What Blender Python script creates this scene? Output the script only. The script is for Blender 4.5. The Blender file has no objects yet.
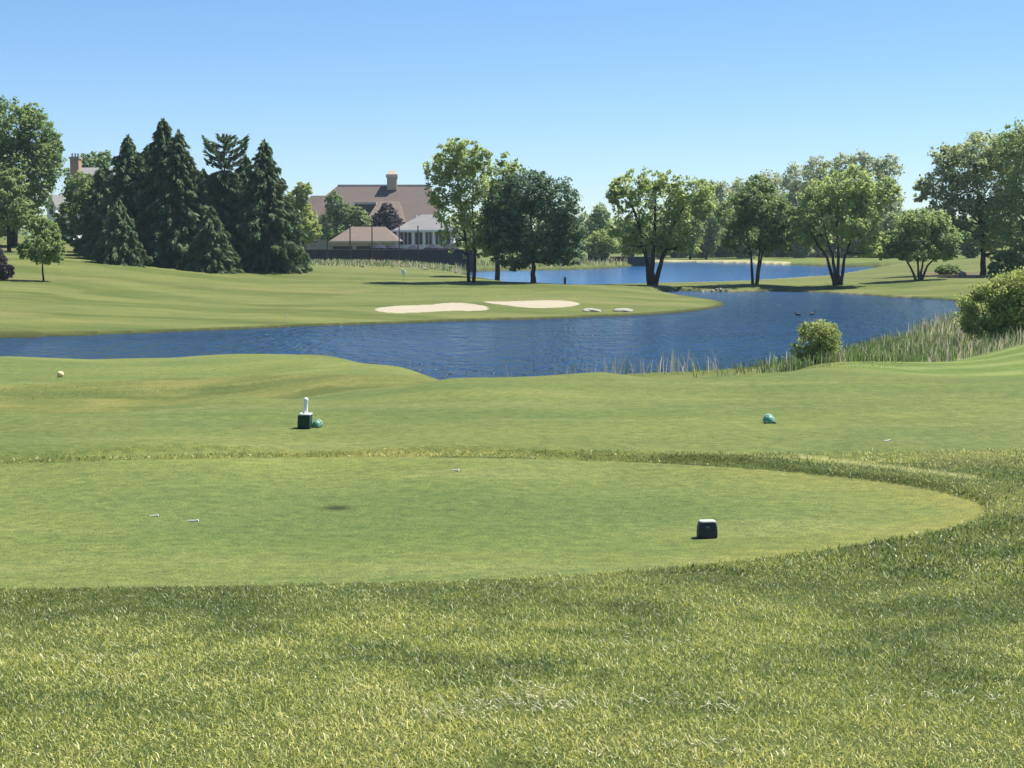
import bpy, math
import numpy as np
from mathutils import Vector

# ------------------------------------------------------------------ basics
scene = bpy.context.scene
col = scene.collection
F = 1536.0
PITCH = math.atan(146.0 / F)
CP, SP = math.cos(PITCH), math.sin(PITCH)
EYE = 1.65
WATER = -4.35
HAZE = 0.00012
rng = np.random.default_rng(7)


def ray(px, py):
    X = (px - 512.0) / F
    U = -(py - 384.0) / F
    return np.array([X, CP + U * SP, -SP + U * CP])


def at_r(px, py, r):                     # point seen at a pixel, r metres away along the ground
    d = ray(px, py)
    t = r / math.hypot(d[0], d[1])
    return np.array([0, 0, EYE]) + d * t


def at_y(px, py, Y):                     # point seen at a pixel on the plane y = Y
    d = ray(px, py)
    return np.array([0, 0, EYE]) + d * (Y / d[1])


def at_z(px, py, z):
    d = ray(px, py)
    return np.array([0, 0, EYE]) + d * ((z - EYE) / d[2])


def polar(px, r):
    d = ray(px, 260.0)
    h = math.hypot(d[0], d[1])
    return np.array([d[0] / h * r, d[1] / h * r])


def project(x, y, z):
    zz = z - EYE
    depth = y * CP - zz * SP
    up = y * SP + zz * CP
    depth = np.where(depth < 0.05, 0.05, depth)
    return 512 + F * x / depth, 384 - F * up / depth


def smooth(a, b, x):
    t = np.clip((x - a) / (b - a), 0, 1)
    return t * t * (3 - 2 * t)


def hash2(ix, iy, seed):
    n = (ix.astype(np.int64) * 374761393 + iy.astype(np.int64) * 668265263 + seed * 974634777) & 0x7fffffff
    n = ((n ^ (n >> 13)) * 1274126177) & 0x7fffffff
    n = n ^ (n >> 16)
    return (n & 0xffff) / 65535.0


def vnoise(x, y, seed=0):
    ix, iy = np.floor(x), np.floor(y)
    fx, fy = x - ix, y - iy
    fx = fx * fx * (3 - 2 * fx)
    fy = fy * fy * (3 - 2 * fy)
    a = hash2(ix, iy, seed); b = hash2(ix + 1, iy, seed)
    c = hash2(ix, iy + 1, seed); d = hash2(ix + 1, iy + 1, seed)
    return (a * (1 - fx) + b * fx) * (1 - fy) + (c * (1 - fx) + d * fx) * fy


def fbm(x, y, seed=0, oct=4):
    s, a, t = 0, 0.5, 0
    for k in range(oct):
        s = s + a * vnoise(x * 2 ** k + 13.7 * k, y * 2 ** k + 7.3 * k, seed + k)
        t += a
        a *= 0.55
    return s / t


def in_poly(x, y, poly):
    res = np.zeros(x.shape, bool)
    n = len(poly)
    for i in range(n):
        x1, y1 = poly[i]
        x2, y2 = poly[(i + 1) % n]
        if y1 == y2:
            continue
        c = ((y1 > y) != (y2 > y)) & (x < (x2 - x1) * (y - y1) / (y2 - y1) + x1)
        res ^= c
    return res


def dist_poly(x, y, poly):
    best = np.full(x.shape, 1e9)
    n = len(poly)
    for i in range(n):
        x1, y1 = poly[i]
        x2, y2 = poly[(i + 1) % n]
        dx, dy = x2 - x1, y2 - y1
        L = dx * dx + dy * dy + 1e-12
        t = np.clip(((x - x1) * dx + (y - y1) * dy) / L, 0, 1)
        d = np.hypot(x - (x1 + t * dx), y - (y1 + t * dy))
        best = np.minimum(best, d)
    return best


def refine(poly, k=3):                   # Chaikin smoothing of a closed outline
    p = np.array(poly, float)
    for _ in range(k):
        q = np.roll(p, -1, 0)
        p = np.stack([0.75 * p + 0.25 * q, 0.25 * p + 0.75 * q], 1).reshape(-1, 2)
    return p


# ------------------------------------------------------------------ object helpers
def tag(o, label=None, cat=None, group=None, kind=None):
    if label: o["label"] = label
    if cat: o["category"] = cat
    if group: o["group"] = group
    if kind: o["kind"] = kind
    return o


def link(name, data, parent=None, mat=None, loc=None):
    o = bpy.data.objects.new(name, data)
    col.objects.link(o)
    if mat is not None and data is not None:
        data.materials.clear()
        for m in (mat if isinstance(mat, (list, tuple)) else [mat]):
            data.materials.append(m)
    if parent is not None:
        o.parent = parent
    if loc is not None:
        o.location = loc
    return o


def empty(name, loc, label, cat, group=None, rz=0.0):
    o = bpy.data.objects.new(name, None)
    o.empty_display_size = 0.2
    col.objects.link(o)
    o.location = loc
    o.rotation_euler = (0, 0, rz)
    return tag(o, label, cat, group)


def mesh_np(name, v, f, tint=None, smooth_shade=False, attr="tint"):
    v = np.asarray(v, np.float32)
    f = np.asarray(f, np.int32)
    k = f.shape[1]
    me = bpy.data.meshes.new(name)
    me.vertices.add(len(v))
    me.vertices.foreach_set("co", v.ravel())
    me.loops.add(f.size)
    me.loops.foreach_set("vertex_index", f.ravel())
    me.polygons.add(len(f))
    me.polygons.foreach_set("loop_start", np.arange(0, f.size, k, dtype=np.int32))
    if smooth_shade:
        me.polygons.foreach_set("use_smooth", np.ones(len(f), bool))
    if tint is not None:
        a = me.attributes.new(attr, 'FLOAT_COLOR', 'POINT')
        t = np.asarray(tint, np.float32)
        if t.ndim == 1:
            t = np.stack([t, t, t], 1)
        a.data.foreach_set("color", np.concatenate([t, np.ones((len(t), 1), np.float32)], 1).ravel())
    me.update(calc_edges=True)
    return me


class MB:
    """collects faces of one mesh"""
    def __init__(self):
        self.v, self.f = [], []

    def add(self, vs, fs):
        n = len(self.v)
        self.v += [tuple(map(float, q)) for q in vs]
        self.f += [tuple(i + n for i in q) for q in fs]
        return self

    def box(self, x0, x1, y0, y1, z0, z1):
        vs = [(x0, y0, z0), (x1, y0, z0), (x1, y1, z0), (x0, y1, z0), (x0, y0, z1), (x1, y0, z1), (x1, y1, z1), (x0, y1, z1)]
        return self.add(vs, [(0, 3, 2, 1), (4, 5, 6, 7), (0, 1, 5, 4), (1, 2, 6, 5), (2, 3, 7, 6), (3, 0, 4, 7)])

    def hip(self, x0, x1, y0, y1, z0, z1, rx0, rx1, over=0.0, ry=None):
        ry = (y0 + y1) / 2 if ry is None else ry
        vs = [(x0, y0, z0), (x1, y0, z0), (x1, y1, z0), (x0, y1, z0), (rx0, ry, z1), (rx1, ry, z1)]
        return self.add(vs, [(0, 3, 2, 1), (0, 1, 5, 4), (1, 2, 5), (2, 3, 4, 5), (3, 0, 4)])

    def tube(self, pts, radii, n=8, cap=True):
        pts = [Vector(p) for p in pts]
        rings = []
        for i, p in enumerate(pts):
            a = pts[max(i - 1, 0)]; b = pts[min(i + 1, len(pts) - 1)]
            t = (b - a).normalized()
            u = t.cross(Vector((0.31, 0.95, 0.07))).normalized()
            w = t.cross(u).normalized()
            r = radii[i] if hasattr(radii, '__len__') else radii
            rings.append([p + (u * math.cos(2 * math.pi * k / n) + w * math.sin(2 * math.pi * k / n)) * r for k in range(n)])
        vs = [q for ring in rings for q in ring]
        fs = []
        for i in range(len(pts) - 1):
            for k in range(n):
                fs.append((i * n + k, i * n + (k + 1) % n, (i + 1) * n + (k + 1) % n, (i + 1) * n + k))
        if cap:
            fs.append(tuple(range(n))[::-1])
            fs.append(tuple(range((len(pts) - 1) * n, len(pts) * n)))
        return self.add(vs, fs)

    def lathe(self, prof, n=20, c=(0, 0, 0)):
        vs, fs = [], []
        for r, z in prof:
            for k in range(n):
                a = 2 * math.pi * k / n
                vs.append((c[0] + r * math.cos(a), c[1] + r * math.sin(a), c[2] + z))
        for i in range(len(prof) - 1):
            for k in range(n):
                fs.append((i * n + k, i * n + (k + 1) % n, (i + 1) * n + (k + 1) % n, (i + 1) * n + k))
        fs.append(tuple(range(n))[::-1])
        fs.append(tuple(range((len(prof) - 1) * n, len(prof) * n)))
        return self.add(vs, fs)

    def build(self, name, mat, parent=None, loc=None, smooth_shade=False, bevel=0.0, label=None):
        me = bpy.data.meshes.new(name)
        me.from_pydata(self.v, [], self.f)
        if smooth_shade:
            me.polygons.foreach_set("use_smooth", np.ones(len(me.polygons), bool))
        me.update()
        o = link(name, me, parent, mat, loc)
        if bevel:
            b = o.modifiers.new("bevel", 'BEVEL')
            b.width = bevel
            b.segments = 3
        if label:
            o["label"] = label
        return o


# ------------------------------------------------------------------ materials
def new_mat(name):
    m = bpy.data.materials.new(name)
    m.use_nodes = True
    nt = m.node_tree
    nt.nodes.clear()
    out = nt.nodes.new('ShaderNodeOutputMaterial')
    return m, nt, out


def noise(nt, vec, scale, detail=3, rough=0.55):
    n = nt.nodes.new('ShaderNodeTexNoise')
    n.inputs['Scale'].default_value = scale
    n.inputs['Detail'].default_value = detail
    n.inputs['Roughness'].default_value = rough
    if vec is not None:
        nt.links.new(vec, n.inputs['Vector'])
    return n


def objcoord(nt, scale=(1, 1, 1)):
    t = nt.nodes.new('ShaderNodeTexCoord')
    mp = nt.nodes.new('ShaderNodeMapping')
    mp.inputs['Scale'].default_value = scale
    nt.links.new(t.outputs['Object'], mp.inputs['Vector'])
    return mp.outputs['Vector']


def ramp(nt, fac, stops):
    r = nt.nodes.new('ShaderNodeValToRGB')
    e = r.color_ramp.elements
    e[0].position, e[0].color = stops[0][0], (*stops[0][1], 1)
    e[1].position, e[1].color = stops[-1][0], (*stops[-1][1], 1)
    for p, c in stops[1:-1]:
        q = e.new(p)
        q.color = (*c, 1)
    nt.links.new(fac, r.inputs['Fac'])
    return r.outputs['Color']


def simple_mat(name, c, c2=None, scale=3.0, rough=0.7, stretch=(1, 1, 1), bump=0.0, spec=0.3):
    m, nt, out = new_mat(name)
    b = nt.nodes.new('ShaderNodeBsdfPrincipled')
    nt.links.new(b.outputs[0], out.inputs[0])
    b.inputs['Roughness'].default_value = rough
    b.inputs['Specular IOR Level'].default_value = spec
    c2 = c2 or tuple(x * 0.8 for x in c)
    n = noise(nt, objcoord(nt, stretch), scale, 5)
    nt.links.new(ramp(nt, n.outputs[0], [(0.3, c), (0.7, c2)]), b.inputs['Base Color'])
    if bump:
        bp = nt.nodes.new('ShaderNodeBump')
        bp.inputs['Strength'].default_value = bump
        bp.inputs['Distance'].default_value = 0.05
        nt.links.new(n.outputs[0], bp.inputs['Height'])
        nt.links.new(bp.outputs[0], b.inputs['Normal'])
    return m


def leaf_mat(name, dark, mid, light, transl=0.35, gloss=0.05):
    m, nt, out = new_mat(name)
    at = nt.nodes.new('ShaderNodeAttribute')
    at.attribute_name = "tint"
    c = ramp(nt, at.outputs['Fac'], [(0.0, dark), (0.5, mid), (1.0, light)])
    d = nt.nodes.new('ShaderNodeBsdfDiffuse')
    t = nt.nodes.new('ShaderNodeBsdfTranslucent')
    g = nt.nodes.new('ShaderNodeBsdfGlossy')
    g.inputs['Roughness'].default_value = 0.7
    g.inputs['Color'].default_value = (1, 1, 1, 1)
    nt.links.new(c, d.inputs['Color'])
    hs = nt.nodes.new('ShaderNodeHueSaturation')
    hs.inputs['Hue'].default_value = 0.48
    hs.inputs['Value'].default_value = 1.3
    nt.links.new(c, hs.inputs['Color'])
    nt.links.new(hs.outputs[0], t.inputs['Color'])
    m1 = nt.nodes.new('ShaderNodeMixShader')
    m1.inputs[0].default_value = transl
    nt.links.new(d.outputs[0], m1.inputs[1])
    nt.links.new(t.outputs[0], m1.inputs[2])
    m2 = nt.nodes.new('ShaderNodeMixShader')
    m2.inputs[0].default_value = gloss
    nt.links.new(m1.outputs[0], m2.inputs[1])
    nt.links.new(g.outputs[0], m2.inputs[2])
    nt.links.new(m2.outputs[0], out.inputs[0])
    return m


def rgb_leaf_mat(name, transl=0.3, gloss=0.03):
    m, nt, out = new_mat(name)
    at = nt.nodes.new('ShaderNodeAttribute')
    at.attribute_name = "tint"
    d = nt.nodes.new('ShaderNodeBsdfDiffuse')
    t = nt.nodes.new('ShaderNodeBsdfTranslucent')
    g = nt.nodes.new('ShaderNodeBsdfGlossy')
    g.inputs['Roughness'].default_value = 0.5
    nt.links.new(at.outputs['Color'], d.inputs['Color'])
    nt.links.new(at.outputs['Color'], t.inputs['Color'])
    m1 = nt.nodes.new('ShaderNodeMixShader')
    m1.inputs[0].default_value = transl
    nt.links.new(d.outputs[0], m1.inputs[1])
    nt.links.new(t.outputs[0], m1.inputs[2])
    m2 = nt.nodes.new('ShaderNodeMixShader')
    m2.inputs[0].default_value = gloss
    nt.links.new(m1.outputs[0], m2.inputs[1])
    nt.links.new(g.outputs[0], m2.inputs[2])
    nt.links.new(m2.outputs[0], out.inputs[0])
    return m


def ground_mat(name, sand=False):
    m, nt, out = new_mat(name)
    b = nt.nodes.new('ShaderNodeBsdfPrincipled')
    b.inputs['Roughness'].default_value = 0.9
    b.inputs['Specular IOR Level'].default_value = 0.1
    nt.links.new(b.outputs[0], out.inputs[0])
    at = nt.nodes.new('ShaderNodeAttribute')
    at.attribute_name = "tint"
    v = objcoord(nt)
    fine = noise(nt, v, 75.0 if not sand else 20.0, 3, 0.7)
    mid = noise(nt, objcoord(nt, (0.8, 1.0, 1.0)), 9.0, 5, 0.7)
    big = noise(nt, objcoord(nt, (0.4, 1.0, 1.0)), 0.45, 5, 0.6)
    amp = (0.28, 1.90) if not sand else (0.9, 1.1)
    r1 = ramp(nt, fine.outputs[0], [(0.25, (amp[0],) * 3), (0.75, (amp[1],) * 3)])
    r2 = ramp(nt, mid.outputs[0], [(0.30, (0.66, 0.74, 0.80)), (0.70, (1.36, 1.26, 1.20))] if not sand else [(0.3, (0.93,) * 3), (0.7, (1.05,) * 3)])
    r3 = ramp(nt, big.outputs[0], [(0.32, (0.80, 0.87, 0.88)), (0.68, (1.20, 1.13, 1.08))] if not sand else [(0.3, (0.96,) * 3), (0.7, (1.03,) * 3)])
    c = at.outputs['Color']
    for r in (r1, r2, r3):
        mx = nt.nodes.new('ShaderNodeVectorMath')
        mx.operation = 'MULTIPLY'
        nt.links.new(c, mx.inputs[0])
        nt.links.new(r, mx.inputs[1])
        c = mx.outputs[0]
    nt.links.new(c, b.inputs['Base Color'])
    bp = nt.nodes.new('ShaderNodeBump')
    bp.inputs['Strength'].default_value = 0.5 if not sand else 0.2
    bp.inputs['Distance'].default_value = 0.012
    nt.links.new(fine.outputs[0], bp.inputs['Height'])
    bp2 = nt.nodes.new('ShaderNodeBump')
    bp2.inputs['Strength'].default_value = 0.35
    bp2.inputs['Distance'].default_value = 0.05
    nt.links.new(mid.outputs[0], bp2.inputs['Height'])
    nt.links.new(bp.outputs[0], bp2.inputs['Normal'])
    nt.links.new(bp2.outputs[0], b.inputs['Normal'])
    return m


def water_mat(name, base, w1, w2):
    m, nt, out = new_mat(name)
    b = nt.nodes.new('ShaderNodeBsdfPrincipled')
    b.inputs['Roughness'].default_value = 0.12
    b.inputs['IOR'].default_value = 1.33
    b.inputs['Base Color'].default_value = (*base, 1)
    nt.links.new(b.outputs[0], out.inputs[0])
    prev = None
    # gust patches calm or roughen the surface
    gust = noise(nt, objcoord(nt, (0.02, 0.05, 1)), 1.0, 3)
    gr = nt.nodes.new('ShaderNodeMapRange')
    gr.inputs[1].default_value = 0.35
    gr.inputs[2].default_value = 0.6
    gr.inputs[3].default_value = 0.55
    gr.inputs[4].default_value = 1.0
    nt.links.new(gust.outputs[0], gr.inputs[0])
    for sc, dist, st in ((0.9, w1, (1.0, 0.55, 1)), (1.0, w1 * 0.5, (4.2, 0.42, 1)), (2.6, w2, (1.0, 0.7, 1)), (7.0, w2 * 0.35, (1, 1, 1))):
        n = noise(nt, objcoord(nt, st), sc, 2, 0.5)
        bp = nt.nodes.new('ShaderNodeBump')
        bp.inputs['Distance'].default_value = dist
        nt.links.new(gr.outputs[0], bp.inputs['Strength'])
        nt.links.new(n.outputs[0], bp.inputs['Height'])
        if prev:
            nt.links.new(prev, bp.inputs['Normal'])
        prev = bp.outputs[0]
    nt.links.new(prev, b.inputs['Normal'])
    return m


M_GROUND = ground_mat("mown_grass")
M_SAND = ground_mat("bunker_sand", True)
M_POND = water_mat("pond_water", (0.005, 0.036, 0.098), 0.95, 0.22)
M_LAKE = water_mat("lake_water", (0.014, 0.080, 0.215), 0.45, 0.10)
M_BLADE = rgb_leaf_mat("grass_blade", 0.45, 0.06)
M_REED = rgb_leaf_mat("reed_blade", 0.45, 0.03)
M_BARK = simple_mat("bark", (0.050, 0.042, 0.035), (0.022, 0.018, 0.016), 6, 0.9, (1, 1, 0.2), 0.6)
M_BARK_PALE = simple_mat("pale_bark", (0.11, 0.095, 0.075), (0.05, 0.042, 0.034), 6, 0.9, (1, 1, 0.2), 0.6)
M_STONE = simple_mat("pale_stone", (0.36, 0.34, 0.29), (0.20, 0.19, 0.165), 3, 0.85, (1, 1, 1), 0.5)
M_WHITE = simple_mat("white_paint", (0.78, 0.78, 0.76), (0.68, 0.68, 0.66), 4, 0.5)

L_COTTON = leaf_mat("cottonwood_leaf", (0.160, 0.233, 0.065), (0.274, 0.366, 0.112), (0.405, 0.488, 0.185), 0.56, 0.04)
L_MAPLE = leaf_mat("maple_leaf", (0.042, 0.092, 0.040), (0.072, 0.145, 0.060), (0.135, 0.225, 0.100), 0.36, 0.05)
L_OAK = leaf_mat("oak_leaf", (0.090, 0.159, 0.045), (0.150, 0.239, 0.070), (0.229, 0.331, 0.104), 0.5, 0.035)
L_YOUNG = leaf_mat("young_leaf", (0.125, 0.205, 0.050), (0.180, 0.275, 0.075), (0.245, 0.345, 0.110), 0.5, 0.03)
L_WILLOW = leaf_mat("willow_leaf", (0.19, 0.25, 0.065), (0.275, 0.345, 0.095), (0.37, 0.43, 0.14), 0.5, 0.03)
L_SPRUCE = leaf_mat("spruce_needle", (0.058, 0.108, 0.046), (0.100, 0.160, 0.072), (0.180, 0.245, 0.110), 0.34, 0.02)
L_PLUM = leaf_mat("plum_leaf", (0.040, 0.034, 0.042), (0.068, 0.056, 0.066), (0.100, 0.088, 0.092), 0.35, 0.03)
L_FAR = leaf_mat("far_leaf", (0.137, 0.212, 0.071), (0.222, 0.313, 0.109), (0.319, 0.408, 0.162), 0.52, 0.03)
L_SILVER = leaf_mat("silver_leaf", (0.171, 0.228, 0.100), (0.291, 0.355, 0.166), (0.433, 0.477, 0.252), 0.52, 0.04)

# ------------------------------------------------------------------ shorelines (plan outlines)
pond_px = [(-400, 347), (-100, 341), (0, 338), (50, 336.6), (100, 335), (170, 332), (250, 329), (330, 325.5), (400, 323.8), (450, 321.5),
           (500, 320), (545, 319.5), (600, 316.8), (640, 315.5), (680, 312.5), (706, 309.6), (724, 306), (722, 302.5), (700, 299), (680, 296.5), (664, 294.6),
           (656, 292.8), (672, 290.8), (700, 291.2), (740, 292.2), (770, 291.2), (800, 292), (830, 293), (860, 294.8), (895, 297.5), (930, 299), (957, 300.5),
           (966, 308), (956, 320), (927, 330), (897, 340), (855, 352), (803, 362)]
POND = [tuple(at_z(a, b, WATER)[:2]) for a, b in pond_px]
POND += [tuple(polar(a, r)) for a, r in ((762, 71), (700, 68.5), (600, 66), (500, 63), (450, 61.5), (390, 67), (330, 72), (200, 78), (0, 77), (-400, 75))]
POND = refine(POND, 2)
LAKE = [tuple(polar(a, r)) for a, r in ((474, 199), (520, 194), (600, 196), (660, 204))]
lake_px = [(700, 283), (730, 282), (760, 280.6), (800, 278), (850, 274.3), (880, 270.8), (893, 268), (875, 267), (840, 267.2), (800, 265.6), (760, 264), (735, 263.2),
           (700, 262.2), (664, 262.0), (645, 263), (634, 266), (615, 268), (585, 269.4), (540, 270.6), (500, 270.6), (474, 271.5), (462, 274)]
LAKE += [tuple(at_z(a, b, WATER)[:2]) for a, b in lake_px]
LAKE = refine(LAKE, 2)

# ------------------------------------------------------------------ terrain height: a smooth sheet through measured points
CTRL = []


def cp(px, py, r):
    p = at_r(px, py, r)
    CTRL.append((math.atan2(p[0], p[1]), math.log(r), p[2]))


def ch(px, r, z):
    p = polar(px, r)
    CTRL.append((math.atan2(p[0], p[1]), math.log(r), z))


for px in (-350, 0, 300, 600, 850, 1350):
    ch(px, 0.8, 0.0); ch(px, 2.5, 0.0); ch(px, 4.5, -0.05); ch(px, 6.8, -0.28)
    ch(px, 8.9, -0.50)
for px in (-350, 0, 300, 600, 820):
    ch(px, 9.8, -0.55); ch(px, 12.5, -0.55); ch(px, 15.0, -0.55)
ch(985, 12.4, -0.55); ch(900, 14.2, -0.54); ch(900, 10.8, -0.55)
for px in (1060, 1350):
    ch(px, 10, -0.50); ch(px, 12.5, -0.50); ch(px, 15.5, -0.49)
for px in (-350, 0, 225, 450, 600, 750, 900, 1024, 1350):
    ch(px, 16.2, -0.47); ch(px, 18, -0.49)
    if px >= 225: ch(px, 20.5, -0.5)
    if px >= 450: ch(px, 23.5, -0.5)
    if px >= 600: ch(px, 24.8, -0.51)
ch(0, 20.1, -0.51); ch(-350, 19, -0.51); ch(225, 21.5, -0.51)
for px in (-350, 0):
    for r, z in ((23, -1.08), (27.5, -1.32), (34, -1.5), (39, -1.50), (44, -1.55), (52, -2.6), (65, -3.95), (78, -4.5)):
        ch(px, r, z)
for r, z in ((24.5, -1.10), (29.5, -1.42), (35, -1.53), (42, -1.50), (44, -1.62), (52, -2.7), (65, -4.0)):
    ch(225, r, z)
for r, z in ((25.5, -0.96), (30, -1.15), (36, -1.33), (41, -1.50), (48, -2.6), (63, -4.1)):
    ch(335, r, z)
for r, z in ((27, -0.98), (31, -1.15), (36, -1.37), (45, -2.9), (60, -4.4)):
    ch(400, r, z)
for r, z in ((27, -0.92), (32, -1.45), (40, -2.6), (50, -3.75), (62, -4.6)):
    ch(460, r, z)
for px in (600, 750):
    for r, z in ((28, -1.0), (32, -1.55), (40, -2.6), (50, -3.6), (64, -4.5)):
        ch(px, r, z)
for r, z in ((28, -0.64), (33, -1.02), (45, -1.98), (58, -3.04), (66, -3.62), (72, -4.15)):
    ch(825, r, z)
for r, z in ((27, -0.66), (31, -0.9), (40, -1.47), (48, -2.3), (60, -3.4), (75, -4.2)):
    ch(910, r, z)
for r, z in ((28, -0.78), (40, -1.30), (52, -1.72), (62, -2.7), (80, -3.6), (105, -3.9), (135, -3.9)):
    ch(1030, r, z)
for r, z in ((30, -0.75), (45, -1.2), (65, -1.8), (95, -2.6), (135, -3.2), (200, -3.2)):
    ch(1350, r, z)
for px in (100, 300, 500, 700):
    ch(px, 88, -4.5)
# far side, left hill
for px, pts in ((-250, ((338, 94), (298, 125), (270, 155), (250, 190), (236, 225))),
                (0, ((336, 95), (300, 125), (276, 155), (255, 190), (243, 222))),
                (80, ((332.5, 98), (300, 128), (277, 157), (257, 190), (247, 222))),
                (160, ((329.5, 101), (299, 132), (280, 160), (265.5, 186), (256, 220))),
                (300, ((324, 107), (300, 138), (283, 168), (267.5, 200), (262, 240))),
                (403, ((320, 113), (310, 124), (294, 147), (281, 173), (270, 200), (263, 245))),
                (470, ((318, 116), (305.5, 127), (294, 147), (282, 170), (277, 187))),
                (535, ((316.5, 118), (303, 130), (292, 150), (282.5, 171))),
                (600, ((314, 121), (300, 137), (289, 160), (284.5, 176))),
                (650, ((311, 125), (300, 143), (291, 163), (285, 177))),
                (700, ((307, 134), (301.5, 146)))):
    for py, r in pts:
        cp(px, py, r)
for px in (535, 600):
    ch(px, 187, -4.25)
for px, pts in ((720, ((289, 176.5), (285, 181.5), (283.6, 196))), (755, ((289.5, 176), (284.5, 181.5), (282.6, 200))), (838, ((290.5, 177), (285.5, 182), (283, 197), (278, 222))),
                (921, ((296, 168), (287, 177), (280, 190), (272, 232), (262, 300))), (985, ((285, 175), (276, 210), (266, 250), (258, 330))),
                (1050, ((284, 180), (275, 215), (264, 255), (256, 330))), (1350, ((276, 200), (262, 270)))):
    for py, r in pts:
        cp(px, py, r)
for px in (560, 700, 800):
    ch(px, 250, -4.6)
for px, py, r in ((600, 262.5, 320), (540, 263, 318), (680, 258.5, 420), (760, 257, 420), (840, 257, 420), (920, 258, 380), (480, 264, 300), (350, 261, 272), (300, 260, 285),
                  (390, 259, 320), (200, 250, 280), (80, 238, 270), (0, 234, 280), (-250, 230, 280)):
    cp(px, py, r)
for px in (-350, 0, 300, 600, 850, 1100, 1400):
    ch(px, 560, -2.5); ch(px, 900, -1.0)

CU, CV = 1 / math.radians(7.4), 2.6
C = np.array(CTRL)
CX = np.stack([C[:, 0] * CU, C[:, 1] * CV], 1)


def tps_k(d2):
    return np.where(d2 > 1e-12, d2 * np.log(np.maximum(d2, 1e-12)) * 0.5, 0.0)


def tps_fit():
    n = len(CX)
    d2 = ((CX[:, None] - CX[None]) ** 2).sum(-1)
    K = tps_k(d2) + np.eye(n) * 0.0004
    Pm = np.concatenate([np.ones((n, 1)), CX], 1)
    A = np.zeros((n + 3, n + 3))
    A[:n, :n] = K; A[:n, n:] = Pm; A[n:, :n] = Pm.T
    b = np.concatenate([C[:, 2], np.zeros(3)])
    return np.linalg.solve(A, b)


TW = tps_fit()


TEE1 = [(-160, 470), (0, 464), (150, 459.5), (300, 457.5), (450, 457), (600, 460.5), (700, 465.5), (800, 472.5), (900, 484), (955, 495),
        (985, 506), (984, 517), (940, 531), (860, 546), (740, 561), (640, 571), (500, 579), (350, 583.5), (150, 587), (0, 589), (-160, 590)]
LIP = [tuple(at_z(a, b, -0.55)[:2]) for a, b in refine(TEE1, 2)]


def shore(x, y):
    """signed distance to the water's edge: negative in the water"""
    r = np.hypot(x, y)
    sd = np.full(x.shape, 200.0)
    m = (r > 40) & (r < 450) & (y > 0)
    if m.any():
        xx, yy = x[m], y[m]
        best = None
        for poly in (POND, LAKE):
            d = dist_poly(xx, yy, poly)
            d = np.where(in_poly(xx, yy, poly), -d, d)
            best = d if best is None else np.minimum(best, d)
        sd[m] = best
    return sd


def height(x, y, want_shore=False):
    x = np.asarray(x, float); y = np.asarray(y, float)
    shp = x.shape
    x = x.ravel(); y = y.ravel()
    r = np.maximum(np.hypot(x, y), 0.8)
    az = np.clip(np.arctan2(x, y), math.radians(-29), math.radians(29))
    u = az * CU
    v = np.log(np.minimum(r, 900)) * CV
    z = np.empty(len(x))
    n = len(CX)
    for s in range(0, len(x), 40000):
        e = slice(s, s + 40000)
        d2 = (u[e, None] - CX[None, :, 0]) ** 2 + (v[e, None] - CX[None, :, 1]) ** 2
        z[e] = tps_k(d2) @ TW[:n] + TW[n] + TW[n + 1] * u[e] + TW[n + 2] * v[e]
    sd = shore(x, y)
    near = (sd < 30)
    land = WATER + 0.05 + np.minimum(np.maximum(z - WATER - 0.05, 0.10 + 0.02 * np.clip(sd, 0, 12)), 0.12 + 0.42 * np.maximum(sd, 0) + 0.02 * np.maximum(sd, 0) ** 2)
    wet = WATER - 0.03 + np.maximum(sd * 0.3, -1.5)
    z2 = np.where(sd > 0, land, wet)
    z = np.where(near, z2, z)
    # raised lip round the back and right of the near tee
    m = (r > 9) & (r < 18) & (y > 0)
    if m.any():
        d = dist_poly(x[m], y[m], LIP)
        ins = in_poly(x[m], y[m], LIP)
        d = np.where(ins, -d, d)
        wgt = smooth(10.8, 12.4, y[m] + 0.25 * np.clip(x[m], -1, 4))
        z[m] += wgt * 0.048 * smooth(-0.04, 0.09, d) * np.exp(-(np.maximum(d, 0) / 0.9) ** 2)
    # gentle unevenness
    z = z + (fbm(x * 0.35, y * 0.35, 5, 3) - 0.5) * 0.05 * smooth(25, 45, r) + (fbm(x * 0.06, y * 0.06, 9, 3) - 0.5) * 0.45 * smooth(85, 120, r) * np.clip(sd / 15, 0, 1)
    z = z.reshape(shp)
    if want_shore:
        return z, sd.reshape(shp)
    return z


def gz(x, y):
    return float(height(np.array([x]), np.array([y]))[0])


# ------------------------------------------------------------------ zones, as outlines on the ground
TEE2 = [(-160, 416), (0, 401.5), (100, 397), (200, 392), (330, 384.5), (450, 377), (500, 374.8), (600, 371.2), (700, 368.2), (850, 367.4), (950, 370), (1024, 375), (1150, 380),
        (1150, 446), (1024, 449), (900, 450.5), (830, 454), (700, 452.5), (560, 449.5), (420, 449.5), (300, 452), (150, 456), (0, 459), (-160, 463)]
TEE3 = [(-200, 351), (0, 351), (150, 351), (250, 352), (330, 357), (380, 364), (430, 374), (400, 375), (330, 374), (250, 376), (150, 379), (60, 383), (0, 386), (-200, 391)]
GREEN = [(318, 300), (345, 294), (390, 289.5), (450, 287.5), (515, 288.5), (560, 293), (585, 298), (540, 298.6), (480, 299.5), (420, 300.6), (360, 302)]
BUNK1 = [(373, 309.2), (387, 306.5), (406, 305.2), (431, 304.8), (446, 302.6), (460, 302.6), (475, 304), (489, 307), (488, 310.4), (468, 311), (450, 310.6), (426, 312.2), (400, 313.2), (382, 312.2)]
BUNK2 = [(481, 301.2), (506, 301.4), (526, 300.8), (552, 300), (572, 301.2), (583, 304), (570, 306.8), (546, 308.2), (524, 307.6), (506, 305.2), (489, 303.2)]
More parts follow.
